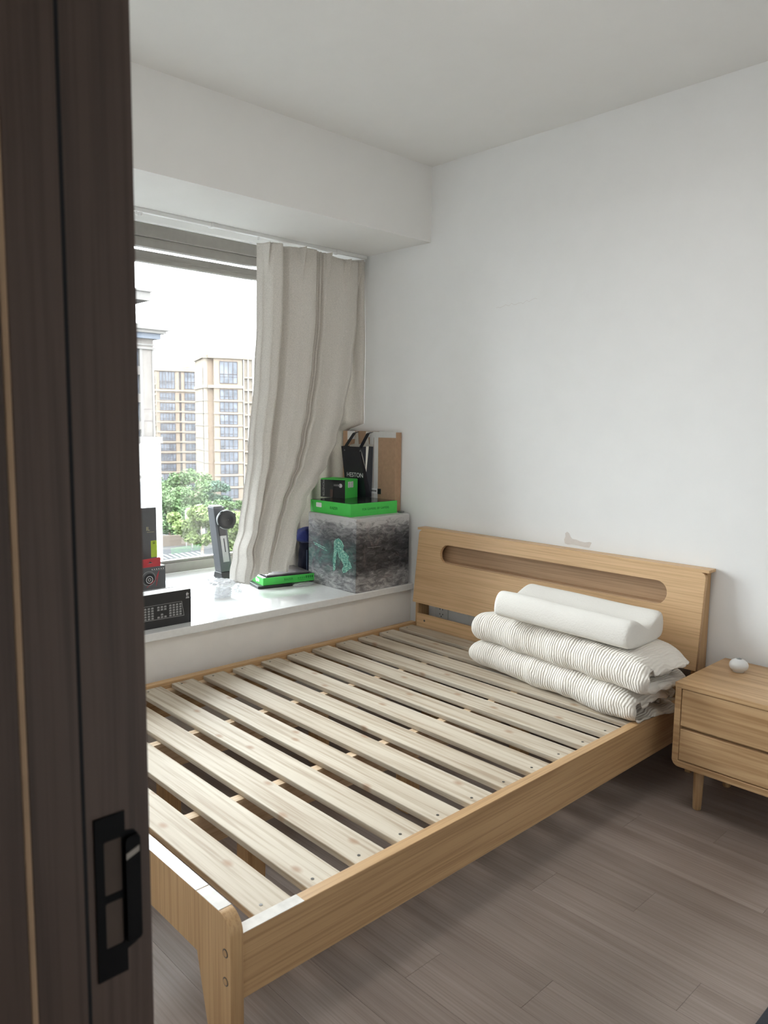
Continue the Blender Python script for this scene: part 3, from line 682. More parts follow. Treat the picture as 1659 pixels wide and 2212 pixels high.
text('lettering', 'RAZER', 0.021, M_darkgreen, L @ Matrix.Translation((-0.135, 0.034, 0.0004)), e)
text('lettering', 'FOR GAMERS. BY GAMERS.', 0.0165, M_darkgreen, Rr @ Matrix.Translation((0.175, 0.034, 0.0004)), e)
plate('barcode_sticker', [rrect(-0.282, 0.030, -0.236, 0.054, 0.004)], 0.0006, M_white, L @ Matrix.Translation((0, 0, 0.0006)), e)
for k in range(6): plate('printed_mark', [[(-0.317, 0.010+k*0.008), (-0.308, 0.010+k*0.008), (-0.308, 0.0135+k*0.008), (-0.317, 0.0135+k*0.008)]], 0.0005, M_darkgreen, L @ Matrix.Translation((0, 0, 0.0005)), e)
GT = CT+0.067
# small black and green box
e, L, Rr = green_box('small_box', (-0.385, -0.224), 0.172, 0.112, 0.104, GT, math.radians(12), 'small black box with green end standing on the green box', M_green)
plate('black_sleeve', [[(-0.172, 0.0), (-0.002, 0.0), (-0.002, 0.100), (-0.172, 0.096)]], 0.0012, M_black_box, L @ Matrix.Translation((0, 0, 0.0012)), e)
text('lettering', 'MONSTER', 0.02, M_greyprint, L @ Matrix.Translation((-0.152, 0.05, 0.0017)) @ Matrix.Rotation(-PI/2, 4, 'Z'), e)
plate('round_emblem', [circle(-0.032, 0.068, 0.011, 20), circle(-0.032, 0.068, 0.0085, 20), ], 0.0005, M_white, L @ Matrix.Translation((0, 0, 0.0017)), e)
plate('emblem_core', [[(-0.036, 0.064), (-0.030, 0.060), (-0.026, 0.066), (-0.028, 0.074), (-0.034, 0.075)]], 0.0005, M_white, L @ Matrix.Translation((0, 0, 0.0017)), e)
for k in range(4): plate('printed_mark', [[(-0.078+k*0.009, 0.064), (-0.073+k*0.009, 0.064), (-0.073+k*0.009, 0.074), (-0.078+k*0.009, 0.074)]], 0.0005, M_greyprint, L @ Matrix.Translation((0, 0, 0.0017)), e)
plate('printed_photo', [[(-0.105, 0.003), (-0.085, 0.003), (-0.085, 0.045), (-0.105, 0.045)]], 0.0005, plain('brown_print', (0.07, 0.035, 0.03), 0.5), L @ Matrix.Translation((0, 0, 0.0017)), e)
for k in range(2):
    st = plate('barcode_sticker', [[(0.024+k*0.025, 0.058), (0.046+k*0.025, 0.058), (0.046+k*0.025, 0.090), (0.024+k*0.025, 0.090)]], 0.0006, M_white, Rr @ Matrix.Translation((0, 0, 0.0006)), e)
    for q in range(5): plate('barcode_bar', [[(0.027+k*0.025, 0.061+q*0.0058), (0.043+k*0.025, 0.061+q*0.0058), (0.043+k*0.025, 0.0635+q*0.0058), (0.027+k*0.025, 0.0635+q*0.0058)]], 0.0004, M_greyprint, Rr @ Matrix.Translation((0, 0, 0.0010)), st)
# tall flat cardboard box with tape
cb = empty('cardboard_box', (-0.40, -0.026, CT), label='tall brown cardboard box with white tape standing against the wall', cat='box')
X0, X1, YF2, HT = -0.615, -0.178, -0.047, 0.432
box('carton_body', (X0, YF2, CT), (-0.352, -0.004, CT+HT), M_card, cb, bev=0.002)
box('carton_body', (-0.3505, YF2, CT), (X1, -0.004, CT+HT-0.003), M_card, cb, bev=0.002)
Mb = frame((0, YF2, CT), (1, 0, 0), (0, 0, 1))
TT = Matrix.Translation((0, -0.0006, 0))
plate('tape', [[(-0.385, 0.01), (-0.353, 0.01), (-0.353, HT-0.03), (-0.385, HT-0.03)]], 0.0006, M_tape, TT @ Mb, cb)
plate('tape', [[(-0.350, 0.01), (-0.316, 0.01), (-0.316, HT-0.028), (-0.350, HT-0.028)]], 0.0006, M_tape, TT @ Mb, cb)
plate('tape', [[(-0.405, HT-0.033), (X1+0.001, HT-0.032), (X1+0.001, HT-0.001), (-0.405, HT-0.001)]], 0.0007, M_tape, TT @ TT @ Mb, cb)
plate('tape', [[(-0.575, HT-0.05), (-0.51, HT-0.045), (-0.51, HT), (-0.575, HT)]], 0.0006, M_tape, TT @ Mb, cb)
lb = plate('shipping_label', [[(-0.412, 0.088), (-0.288, 0.088), (-0.288, 0.118), (-0.412, 0.118)]], 0.0006, M_white, TT @ TT @ TT @ Mb, cb)
for a, b in ((-0.412, -0.386), (-0.316, -0.288)):
    plate('label_mark', [[(a, 0.088), (b, 0.088), (b, 0.118), (a, 0.118)]], 0.0006, M_black, TT @ TT @ TT @ TT @ Mb, lb)
for k in range(5): plate('label_mark', [[(-0.378+k*0.011, 0.099), (-0.371+k*0.011, 0.099), (-0.371+k*0.011, 0.108), (-0.378+k*0.011, 0.108)]], 0.0005, M_black, TT @ TT @ TT @ TT @ Mb, lb)
# black paper carrier bag
pb = empty('carrier_bag', (-0.44, -0.085, GT), label='black paper carrier bag with loop handles in front of the cardboard box', cat='bag')
b0, b1 = GT+0.0005, 1.257
ya, yb_, yt0, yt1 = -0.098, -0.056, -0.110, -0.052
vs = [(-0.522, ya, b0), (-0.358, ya, b0), (-0.358, yb_, b0), (-0.522, yb_, b0), (-0.556, yt0, b1), (-0.392, yt0, b1), (-0.362, -0.075, b1+0.004), (-0.352, yt1, b1+0.002), (-0.556, yt1, b1), (-0.372, -0.082, GT+0.13)]
pydata('bag_paper', vs, [(0, 1, 9, 5, 4), (1, 2, 7, 6, 9), (9, 6, 5), (2, 3, 8, 7), (3, 0, 4, 8), (3, 2, 1, 0)], M_bagblack, pb)
pydata('bag_lining', [(-0.392, yt0+0.001, b1), (-0.362, -0.0755, b1+0.004), (-0.372, -0.0825, GT+0.14), (-0.39, yt0-0.0005, b1-0.02)], [(0, 3, 2, 1)], M_cream, pb)
plate('bag_lining', [[(-0.548, b1-0.012), (-0.356, b1-0.012), (-0.356, b1+0.012), (-0.385, b1+0.016), (-0.395, b1+0.085), (-0.41, b1+0.085), (-0.415, b1+0.02), (-0.47, b1+0.012), (-0.478, b1+0.085), (-0.495, b1+0.085), (-0.505, b1+0.015), (-0.548, b1+0.006)]], 0.0008, M_cream, frame((0, -0.054, 0), (1, 0, 0), (0, 0, 1)), pb)
for xa, xb in ((-0.540, -0.487), (-0.408, -0.372)):
    w2 = 0.026
    vs = [(xa, yt0-0.001, b1-0.01), (xa+w2, yt0-0.001, b1-0.01), (xb+w2, -0.085, b1+0.075), (xb, -0.085, b1+0.075), (xb+w2, -0.058, b1+0.083), (xb+0.004, -0.058, b1+0.083)]
    o = pydata('bag_handle', vs, [(0, 1, 2, 3), (3, 2, 4, 5)], M_bagblack, pb); s = o.modifiers.new('th', 'SOLIDIFY'); s.thickness = 0.0015
text('lettering', 'HESTON', 0.036, M_white, frame((-0.445, -0.1032, 1.098), (1, 0, 0), (0, -0.04, 1)), pb)
for xx in (-0.54, -0.408): plate('bag_eyelet', [circle(xx+0.012, b1-0.022, 0.004, 10)], 0.0006, M_greyprint, frame((0, -0.1095, 0), (1, 0, 0), (0, 0, 1)), pb)
# small clear clip lying behind the green box on the carton
o = box('plastic_clip', (-0.146, -0.06, CT), (-0.118, -0.034, CT+0.010), plain('grey_clip', (0.16, 0.16, 0.16), 0.3), bev=0.002); meta(o, 'small dark grey plastic clip on the carton beside the green box', 'clip')
# dark cloth bag between curtain and carton
db = empty('cloth_bag', (-0.57, -0.30, SZ), label='slumped black cloth bag with blue top behind the printed carton', cat='bag')
def blob(name, c, r, m, seed, parent, amp=0.15, sub=4, flat=None):
    bm = bmesh.new(); bmesh.ops.create_icosphere(bm, subdivisions=sub, radius=1.0)
    for v in bm.verts:
        n = v.co.normalized(); k = 1 + amp*noise.noise(n*1.6+Vector((seed, 0, 0))) + amp*0.45*noise.noise(n*4+Vector((0, seed, 0)))
        q = Vector([math.copysign(abs(n[i])**0.75, n[i])*r[i]*k + c[i] for i in range(3)])
        if flat is not None: q.z = max(q.z, flat)
        v.co = q
    return from_bm(name, bm, m, parent, True)
blob('bag_body', (-0.56, -0.275, SZ+0.105), (0.068, 0.118, 0.135), M_navy, 3.1, db, flat=SZ)
blob('bag_top', (-0.555, -0.335, SZ+0.24), (0.055, 0.075, 0.045), M_blue, 5.7, db)
tube('bag_strap', [(-0.497, -0.40, SZ+0.17), (-0.485, -0.41, SZ+0.10), (-0.487, -0.405, SZ+0.03)], 0.003, plain('blue_strap', (0.06, 0.09, 0.16), 0.6), db)
# green flat box under the curtain foot, lying on a black tray and a film bag
GR = math.radians(-11)
tz = SZ
o = plate('black_tablet', [rrect(-0.19, -0.02, 0.012, 0.17, 0.012)], 0.014, M_black, Matrix.Translation((-0.485, -0.705, SZ+0.0145)) @ Matrix.Rotation(math.radians(-14), 4, 'Z'), bev=0.002)
meta(o, 'thin black tablet lying flat under the flat green box', 'tablet')
GZ = SZ+0.0148
e, L, Rr = green_box('flat_green_box', (-0.478, -0.700), 0.235, 0.300, 0.040, GZ, GR, 'flat green box lying under the foot of the curtain', M_darkart)
text('lettering', 'RAZER', 0.017, M_darkgreen, Rr @ Matrix.Translation((0.145, 0.021, 0.0004)), e)
plate('printed_rule', [[(0.198, 0.010), (0.290, 0.010), (0.290, 0.0115), (0.198, 0.0115)]], 0.0005, M_darkgreen, Rr @ Matrix.Translation((0, 0, 0.0004)), e)
for k in range(8):
    hh_ = 0.010 if k < 4 else 0.014
    plate('printed_mark', [[(0.198+k*0.0118, 0.017), (0.206+k*0.0118, 0.017), (0.206+k*0.0118, 0.017+hh_), (0.198+k*0.0118, 0.017+hh_)]], 0.0005, M_darkgreen if k > 3 else plain('mid_green', (0.03, 0.45, 0.05), 0.5), Rr @ Matrix.Translation((0, 0, 0.0004)), e)
plate('round_sticker', [circle(-0.085, 0.021, 0.013, 20)], 0.0006, M_white, L @ Matrix.Translation((0, 0, 0.0006)), e)
plate('sticker', [rrect(-0.072, 0.012, -0.05, 0.028, 0.002)], 0.0006, M_white, L @ Matrix.Translation((0, 0, 0.0007)), e)
gt = Matrix.Translation((-0.478, -0.700, GZ)) @ Matrix.Rotation(GR, 4, 'Z')
o = box('grey_folder', (-0.22, 0.03, 0.040), (-0.02, 0.28, 0.050), plain('grey_sleeve', (0.16, 0.15, 0.16), 0.25), bev=0.004, M=gt); meta(o, 'thin glossy grey case lying on the flat green box', 'case')

def film(name, c, r, seed, label, amp=0.5):
    bm = bmesh.new(); bmesh.ops.create_icosphere(bm, subdivisions=5, radius=1.0)
    for v in bm.verts:
        n = v.co.normalized()
        f = abs(noise.noise(n*2.3+Vector((seed, 0, 0)))) + 0.5*abs(noise.noise(n*5.1+Vector((0, seed, 0))))
        k = 1 - amp*0.55*f + 0.15*noise.noise(n*11+Vector((0, 0, seed)))*amp
        v.co = Vector((c[0]+n.x*r[0]*k, c[1]+n.y*r[1]*k, max(SZ+0.0004, c[2]+n.z*r[2]*k)))
    o = from_bm(name, bm, M_film); meta(o, label, 'plastic bag'); return o
film('plastic_bag', (-0.545, -0.955, SZ+0.014), (0.12, 0.165, 0.062), 4.2, 'crumpled clear plastic bag in front of the monitor stand')
film('plastic_bag', (-0.415, -0.485, SZ+0.004), (0.035, 0.07, 0.010), 8.8, 'folded clear plastic bag sticking out beside the flat green box', 0.3)

# monitor stand
st = empty('monitor_stand', (-0.80, -0.74, SZ), label='grey monitor stand with a round black mount on the window seat', cat='monitor stand')
def slanted(name, b, t, z0, z1, m, parent, bev=0.002):
    bm = bmesh.new(); bbox(bm, (0, 0, 0), (1, 1, 1), 0)
    for v in bm.verts:
        q = t if v.co.z > 0.5 else b
        v.co = Vector((q[0] if v.co.x < 0.5 else q[1], q[2] if v.co.y < 0.5 else q[3], z1 if v.co.z > 0.5 else z0))
    bmesh.ops.bevel(bm, geom=list(bm.edges), offset=bev, segments=2, profile=0.5, affect='EDGES')
    return from_bm(name, bm, m, parent)
zb_ = SZ+0.045
col = slanted('column', (-0.855, -0.79, -0.757, -0.687), (-0.855, -0.79, -0.800, -0.732), zb_, 0.930, M_stand, st, 0.003)
slanted('column_track', (-0.7905, -0.787, -0.744, -0.706), (-0.7905, -0.787, -0.763, -0.725), zb_+0.055, 0.775, M_standlight, col, 0.001)
slanted('track_slot', (-0.7875, -0.7862, -0.733, -0.728), (-0.7875, -0.7862, -0.744, -0.739), zb_+0.11, 0.76, M_black, col, 0.0002)
slanted('slider', (-0.791, -0.785, -0.766, -0.726), (-0.791, -0.785, -0.777, -0.737), 0.775, 0.86, plain('slider_grey', (0.06, 0.055, 0.06), 0.5), col, 0.001)
box('column_cap', (-0.852, -0.796, 0.930), (-0.795, -0.740, 0.938), M_standlight, st, bev=0.004)
slanted('stand_hinge', (-0.865, -0.765, -0.762, -0.672), (-0.857, -0.785, -0.759, -0.684), SZ+0.010, zb_, M_black, st, 0.004)
plate('stand_base', [[(-0.90, -0.66), (-0.89, -0.78), (-0.76, -0.845), (-0.71, -0.83), (-0.70, -0.72), (-0.76, -0.66)]], 0.008, M_standlight, frame((0, 0, SZ+0.0085), (1, 0, 0), (0, 1, 0)), st, bev=0.0015)
Mp = Matrix.Translation((-0.745, -0.752, 0.868)) @ Matrix.Rotation(math.radians(-18), 4, 'Z') @ Matrix.Rotation(PI/2, 4, 'Y')
lathe('mount_arm', [(0.018, -0.05), (0.018, 0.0)], M_stand, Mp, st, 20)
lathe('mount_ring', [(0.049, -0.002), (0.052, 0.0), (0.052, 0.008), (0.05, 0.010)], M_standlight, Mp, st, 40)
lathe('mount_disc', [(0.046, 0.009), (0.0495, 0.011), (0.0495, 0.022), (0.047, 0.024), (0.03, 0.0242), (0.029, 0.0232), (0.0, 0.0232)][:-1], M_black, Mp, st, 40)
for a in range(4): 
    Mq = Mp @ Matrix.Rotation(a*PI/2+0.6, 4, 'Z'); box('mount_lug', (0.046, -0.008, 0.011), (0.0545, 0.008, 0.022), M_black, st, bev=0.002, M=Mq)
for dx in (-0.006, 0.006): lathe('mount_pin', [(0.0025, 0.0232), (0.0025, 0.0248)], M_screw, Mp @ Matrix.Translation((0, dx, 0)), st, 10)

# ------------------------------------------------------------------ boxes on the seat beside the door
kb = empty('keyboard_box', (-0.165, -1.53, SZ), label='black keyboard box with a key layout print on the seat edge', cat='box')
KX1, KX0, KY1, KY0, KH = -0.133, -0.205, -1.309, -1.77, 0.146
box('box_body', (KX0, KY0, SZ), (KX1, KY1, SZ+KH-0.001), M_black_box, kb, bev=0.0015)
box('box_top', (KX0+0.001, KY0+0.001, SZ+KH-0.0014), (KX1-0.001, KY1-0.001, SZ+KH), M_whitetop, kb)
Mk = frame((KX1, 0, SZ), (0, 1, 0), (0, 0, 1)) @ Matrix.Translation((0, 0, 0.0006))
plate('keyboard_outline', [[(-1.74, 0.038), (-1.342, 0.034), (-1.352, 0.098), (-1.74, 0.098)], [(-1.738, 0.040), (-1.344, 0.036), (-1.354, 0.0965), (-1.738, 0.0965)]], 0.0005, M_greyprint, Mk, kb)
keys = []
def keyblock(y0, z0, nx, nz, px, pz, w, h):
    for i in range(nx):
        for j in range(nz): keys.append((y0+i*px, z0+j*pz, w, h))
keyblock(-1.412, 0.040, 4, 5, 0.0155, 0.0108, 0.0115, 0.0078)
keyblock(-1.466, 0.072, 3, 2, 0.0155, 0.0108, 0.0115, 0.0078)
keyblock(-1.466, 0.040, 3, 1, 0.0155, 0.0108, 0.0115, 0.0078); keyblock(-1.4505, 0.0508, 1, 1, 0.0155, 0.0108, 0.0115, 0.0078)
keyblock(-1.73, 0.040, 16, 5, 0.0158, 0.0108, 0.0115, 0.0078)
vs = []; fs = []
for y, z, wd, ht in keys:
    k = len(vs)
    for a, b in ((0, 0), (wd, 0), (wd-0.001, ht), (0.001, ht)): vs.append(Mk @ Vector((y+a, z+b, 0.0003)))
    fs.append((k, k+1, k+2, k+3))
meta(pydata('key_print', vs, fs, M_greyprint, kb), kind='stuff')
for k, (a, b, c, d) in enumerate(((-1.332, 0.126, -1.318, 0.128), (-1.3275, 0.117, -1.3255, 0.133), (-1.331, 0.118, -1.3295, 0.124), (-1.3225, 0.118, -1.321, 0.124), (-1.333, 0.107, -1.317, 0.109), (-1.332, 0.112, -1.318, 0.1135))):
    plate('logo_stroke', [[(a, b), (c, b), (c, d), (a, d)]], 0.0005, M_white, Mk, kb)
# flat black box with white top behind it, carrying the headset box
wb = empty('flat_box', (-0.58, -1.42, SZ), label='flat black box with white top under the headset box', cat='box')
Mw2 = Matrix.Translation((-0.434, -1.199, SZ)) @ Matrix.Rotation(math.radians(-4), 4, 'Z')
box('box_body', (-0.31, -0.45, 0), (0.0, 0, 0.0905), M_grey_box, wb, bev=0.0015, M=Mw2)
box('box_top', (-0.308, -0.448, 0.0902), (-0.002, -0.002, 0.0912), M_whitetop, wb, M=Mw2)
WT = SZ+0.0915
hs = empty('headset_box', (-0.45, -1.36, WT), label='grey headset box with red hang tab on the flat box', cat='box')
HX, HY1, HY0, HZ1 = -0.45, -1.2605, -1.474, 0.7245
box('box_body', (HX-0.09, HY0, WT), (HX, HY1, HZ1), M_grey_box, hs, bev=0.0012)
Mhs = frame((HX, 0, 0), (0, 1, 0), (0, 0, 1)) @ Matrix.Translation((0.026, -0.010, 0.0006))
box('box_top', (HX-0.089, HY0+0.001, HZ1-0.0005), (HX-0.001, HY1-0.001, HZ1+0.0006), M_whitetop, hs)
plate('hang_tab', [[(-1.50, HZ1+0.010), (-1.311, HZ1+0.010), (-1.3095, HZ1+0.046), (-1.315, HZ1+0.051), (-1.50, HZ1+0.044)], [(-1.372, HZ1+0.026), (-1.347, HZ1+0.028), (-1.356, HZ1+0.032), (-1.362, HZ1+0.037), (-1.366, HZ1+0.031)]], 0.001, M_red, Mhs, hs)
plate('headset_ring', [circle(-1.37, 0.682, 0.034), circle(-1.37, 0.682, 0.031)], 0.0006, plain('headset_grey', (0.25, 0.25, 0.25), 0.5), Mhs, hs)
plate('headset_ring', [circle(-1.366, 0.676, 0.017), circle(-1.366, 0.676, 0.0145)], 0.0006, M_white, Mhs, hs)
plate('headset_ring', [circle(-1.366, 0.676, 0.0075, 16), circle(-1.366, 0.676, 0.0055, 16)], 0.0006, M_white, Mhs, hs)
plate('headset_cup', [circle(-1.366, 0.678, 0.027)], 0.0004, M_black, Mhs @ Matrix.Translation((0, 0, -0.0001)), hs)
for a, b in (((-1.318, 0.712), (-1.338, 0.672)), ((-1.338, 0.672), (-1.38, 0.642)), ((-1.322, 0.70), (-1.334, 0.645))):
    d = Vector((b[0]-a[0], b[1]-a[1])).normalized(); q = Vector((-d.y, d.x))*0.0014
    plate('red_cable_print', [[(a[0]+q.x, a[1]+q.y), (b[0]+q.x, b[1]+q.y), (b[0]-q.x, b[1]-q.y), (a[0]-q.x, a[1]-q.y)]], 0.0006, M_red, Mhs, hs)
for k in range(6): plate('feature_mark', [circle(-1.352+k*0.011, 0.722, 0.0022, 8)], 0.0006, M_white, Mhs, hs)
for k in range(9): plate('feature_mark', [[(-1.353+k*0.0068, 0.7155), (-1.349+k*0.0068, 0.7155), (-1.349+k*0.0068, 0.7175), (-1.353+k*0.0068, 0.7175)]], 0.0006, M_greyprint, Mhs, hs)
# tall black box
tb = empty('tall_box', (-0.55, -1.40, WT), label='tall black box with gold lettering behind the headset box', cat='box')
TX, TY1, TZ1 = -0.545, -1.252, 0.985
box('box_body', (TX-0.10, -1.50, WT), (TX, TY1, TZ1), M_grey_box, tb, bev=0.0015)
Mt = frame((TX, 0, 0), (0, 1, 0), (0, 0, 1)) @ Matrix.Translation((0.0225, -0.007, 0.0006))
text('lettering', 'IL', 0.026, M_gold, Mt @ Matrix.Translation((-1.318, 0.893, 0)), tb)
for k in range(6): plate('small_print', [[(-1.322+k*0.006, 0.876), (-1.319+k*0.006, 0.876), (-1.319+k*0.006, 0.8785), (-1.322+k*0.006, 0.8785)]], 0.0005, M_gold, Mt, tb)
gp = plate('lime_panel', [[(-1.305, 0.7575), (-1.2748, 0.7575), (-1.2748, 0.836), (-1.305, 0.836)]], 0.0006, M_lime, Mt, tb)
for k in range(3): plate('panel_mark', [[(-1.296, 0.820+k*0.004), (-1.284, 0.8205+k*0.004), (-1.284, 0.8225+k*0.004), (-1.296, 0.822+k*0.004)]], 0.0006, M_black, Mt @ Matrix.Translation((0, 0, 0.0005)), gp)

# ------------------------------------------------------------------ the view outside
GZ0 = -22.0
M_facade = plain('sandstone_facade', (0.090, 0.072, 0.057), 0.9, var=0.05, scale=0.8, spec=0.0)
M_facade2 = plain('pale_sandstone', (0.094, 0.078, 0.064), 0.9, var=0.05, scale=0.8, spec=0.0)
M_rust = plain('orange_stone', (0.078, 0.058, 0.044), 0.9, var=0.05, scale=0.8, spec=0.0)
M_cornice = plain('pale_cornice', (0.062, 0.058, 0.055), 0.9, var=0.05, scale=0.6, spec=0.0)
M_pinkstone = plain('pink_grey_stone', (0.055, 0.049, 0.0455), 0.9, var=0.05, scale=1.5, spec=0.0)
M_whitestone = plain('white_render', (0.21, 0.205, 0.20), 0.9, var=0.03, scale=1.0, spec=0.0)
M_bluegrey = plain('blue_grey_trim', (0.043, 0.047, 0.056), 0.8, var=0.06, scale=2, spec=0.0)
M_pane = plain('far_window_glass', (0.040, 0.043, 0.051), 0.35, var=0.45, scale=0.55, spec=0.15)
M_mull = plain('far_mullion', (0.04, 0.033, 0.033), 0.7, spec=0.0)
M_slit = plain('dark_recess', (0.03, 0.026, 0.026), 0.9, spec=0.0)
wcache = {}
def add_window(parent, x, z, wd, ht, nm_, depth=0.35):
    key = (round(wd, 2), round(ht, 2), nm_)
    if key not in wcache:
        bm = bmesh.new(); t = 0.07
        for k in range(nm_+1):
            xx = wd*k/nm_; bbox(bm, (xx-t, 0.02, 0), (xx+t, depth, ht))
        for zz in ([0, ht] if ht < 3 else [0, ht*0.42, ht]): bbox(bm, (0, 0.02, zz-t), (wd, depth, zz+t))
        bbox(bm, (0, 0.04, ht*0.30-0.03), (wd, depth, ht*0.30+0.03))
        me = bpy.data.meshes.new('window'); bm.to_mesh(me); bm.free(); me.materials.append(M_mull)
        bm = bmesh.new(); bbox(bm, (0, 0.13, 0), (wd, 0.2, ht)); mp = bpy.data.meshes.new('pane'); bm.to_mesh(mp); bm.free(); mp.materials.append(M_pane)
        wcache[key] = (me, mp)
    me, mp = wcache[key]
    o = bpy.data.objects.new('window', me); C.objects.link(o); o.parent = parent; o.location = (x, -0.14, z)
    p = bpy.data.objects.new('pane', mp); C.objects.link(p); p.parent = o
    return o
UA = math.radians(68.5)
# long block
A = empty('apartment_block', (-202.43, 95.58, GZ0), UA, label='long sandstone apartment block with a dark vertical slit beyond the trees', cat='building')
def lb(parent, name, lo, hi, m): return box(name, lo, hi, m, parent, local=True)
sA = 0.1305                                    # metres per photo pixel at this distance
zt = 39.0
lb(A, 'wall', (-14, 0, 0), (26, 14, zt-1.2), M_facade)
lb(A, 'parapet', (-14, -0.25, zt-1.4), (26, 14, zt-0.3), M_facade2)
for k in range(12): lb(A, 'rail_post', (0.5+k*2.1, 0.1, zt-0.3), (0.56+k*2.1, 0.16, zt+0.75), M_cornice)
lb(A, 'roof_rail', (-14, 0.1, zt+0.7), (26, 0.16, zt+0.76), M_cornice)
colA = [(6.4, 4.15), (13.3, 4.6)]
rows = [(zt-6.75, 4.75)] + [(zt-10.0-2.89*k, 2.05) for k in range(10)]
for x, wd in colA:
    for z, h in rows: add_window(A, x, z, wd, h, 5)
for z, h in rows[1:]:
    lb(A, 'slab_band', (4.6, -0.2, z-0.55), (19.5, 0.1, z-0.15), M_facade2)
for z in (zt-7.3, zt-1.6): lb(A, 'string_course', (-14, -0.35, z-0.2), (26, 0.1, z+0.25), M_facade2)
for z0, z1 in ((zt-6.9, zt-2.0), (2.5, zt-8.0)): lb(A, 'dark_slit', (11.75, -0.05, z0), (12.35, 0.1, z1), M_slit)
for k in range(11):
    add_window(A, 4.15, zt-5.2-2.89*k, 0.85, 1.9, 1); lb(A, 'balcony_slab', (3.3, -0.6, zt-5.75-2.89*k), (5.3, 0.1, zt-5.4-2.89*k), M_facade2)
for x in (3.2, 5.4): lb(A, 'pilaster', (x-0.15, -0.3, 3), (x+0.15, 0.1, zt-2), M_facade2)
# nearer tower
B = empty('apartment_tower', (-160.45, 90.97, GZ0), UA, label='taller sandstone apartment tower with a stepped corner beside the curtain', cat='building')
tz = 39.0
lb(B, 'wall', (1.3, 0.0, 0), (2.2, 14, tz-0.6), M_facade2)
lb(B, 'corner_groove', (1.27, 0.5, 4), (1.4, 1.3, tz-3), M_slit)
lb(B, 'wall', (2.2, 0.2, 0), (3.6, 12, tz-0.6), M_rust)
lb(B, 'wall', (3.6, -0.6, 0), (10.4, 12, tz-0.6), M_facade)
lb(B, 'wall', (10.4, 0.6, 0), (20, 12, tz-0.3), M_facade2)
lb(B, 'cornice', (0.9, -0.4, tz-0.9), (2.5, 14, tz-0.2), M_facade2); lb(B, 'cornice', (2.2, -1.0, tz-0.9), (10.8, 12, tz), M_facade2); lb(B, 'cornice', (10.4, 0.2, tz-0.9), (20, 12, tz+0.3), M_facade2)
lb(B, 'string_course', (1.05, -0.25, tz-7.9), (2.4, 14, tz-7.2), M_facade2); lb(B, 'string_course', (2.2, -0.85, tz-7.9), (10.6, 0, tz-7.2), M_facade2)
rowsB = [(tz-6.7, 5.1)] + [(tz-10.55-2.985*k, 2.35) for k in range(10)]
for z, h in rowsB:
    o = add_window(B, 5.0, z, 4.2, h, 4); o.location.y = -0.75
    if h < 3:
        lb(B, 'slab_band', (3.5, -0.8, z-0.5), (10.5, -0.4, z-0.1), M_facade2)
        lb(B, 'slab_band', (1.2, -0.1, z-0.42), (2.25, 14, z-0.26), M_cornice)
for k in range(11): lb(B, 'balcony_slab', (11.0, 0.0, tz-5.4-2.985*k), (19, 0.7, tz-5.0-2.985*k), M_facade2)
for x in (10.9, 12.0, 13.2): lb(B, 'pilaster', (x-0.12, 0.1, 3), (x+0.12, 0.7, tz-1), M_whitestone)
# close building end with cornices
D = empty('neighbour_building', (-39.5, 18.6, GZ0), 0, label='pale neighbouring building end with stepped eaves and stone pilaster', cat='building')
def wb_(name, x0, x1, y0, y1, z0, z1, m): return box(name, (x0, y0, z0), (x1, y1, z1), m, D)
FX = -40.0
wb_('pilaster', FX-3, FX, 17.95, 18.70, 0.35, 6.1, M_pinkstone)
wb_('pilaster_edge', FX-2.9, FX+0.05, 18.62, 18.74, 0.35, 5.6, M_cornice)
wb_('pilaster_edge', FX-2.9, FX+0.05, 17.85, 18.02, 0.35, 5.6, M_cornice)
wb_('glazed_bay', FX-2.9, FX-0.15, 15.5, 17.9, 0.35, 5.5, M_bluegrey)
for z in (1.3, 2.0): wb_('panel_joint', FX-2.5, FX+0.012, 17.95, 18.70, z, z+0.03, M_mull)
for k in range(3): wb_('bay_band', FX-2.5, FX+0.02, 15.5, 17.9, 0.8+k*1.6, 1.3+k*1.6, M_pinkstone)
wb_('capital', FX-3, FX+0.12, 15.5, 18.82, 5.5, 5.62, M_cornice); wb_('capital', FX-3, FX+0.08, 15.5, 18.77, 5.72, 5.82, M_cornice)
wb_('frieze', FX-3, FX+0.03, 15.5, 18.72, 5.6, 6.1, M_pinkstone)
wb_('eave_soffit', FX-3, FX+0.35, 15.5, 19.05, 6.1, 6.42, M_bluegrey); wb_('eave_step', FX-3, FX+0.55, 15.0, 19.3, 6.42, 6.6, M_cornice); wb_('eave_top', FX-3, FX+0.7, 15.0, 19.55, 6.6, 6.86, M_cornice)
wb_('upper_eave', FX-5, FX-0.2, 14.0, 18.75, 8.35, 8.85, M_cornice); wb_('upper_eave_lip', FX-5, FX-0.1, 14.0, 18.85, 8.85, 8.95, M_cornice)
wb_('upper_wall', FX-5, FX-1.2, 14.0, 17.2, 6.8, 8.4, M_pinkstone)
wb_('ledge', FX-3, FX+0.85, 15.5, 18.78, 0.02, 0.38, M_cornice)
wb_('lower_wall', FX-3, FX+0.80, 15.5, 18.66, GZ0, 0.02, M_whitestone)
wb_('lower_band', FX-3, FX+0.86, 15.5, 18.70, -2.0, -1.85, M_cornice)
for y0, y1 in ((17.5, 18.05), (18.15, 18.52)): wb_('lower_panel', FX-2, FX+0.86, y0, y1, -8.5, -2.2, M_whitestone)
wb_('lower_glazing', FX-2, FX+0.85, 16.2, 17.3, -8.5, -2.2, M_bluegrey)
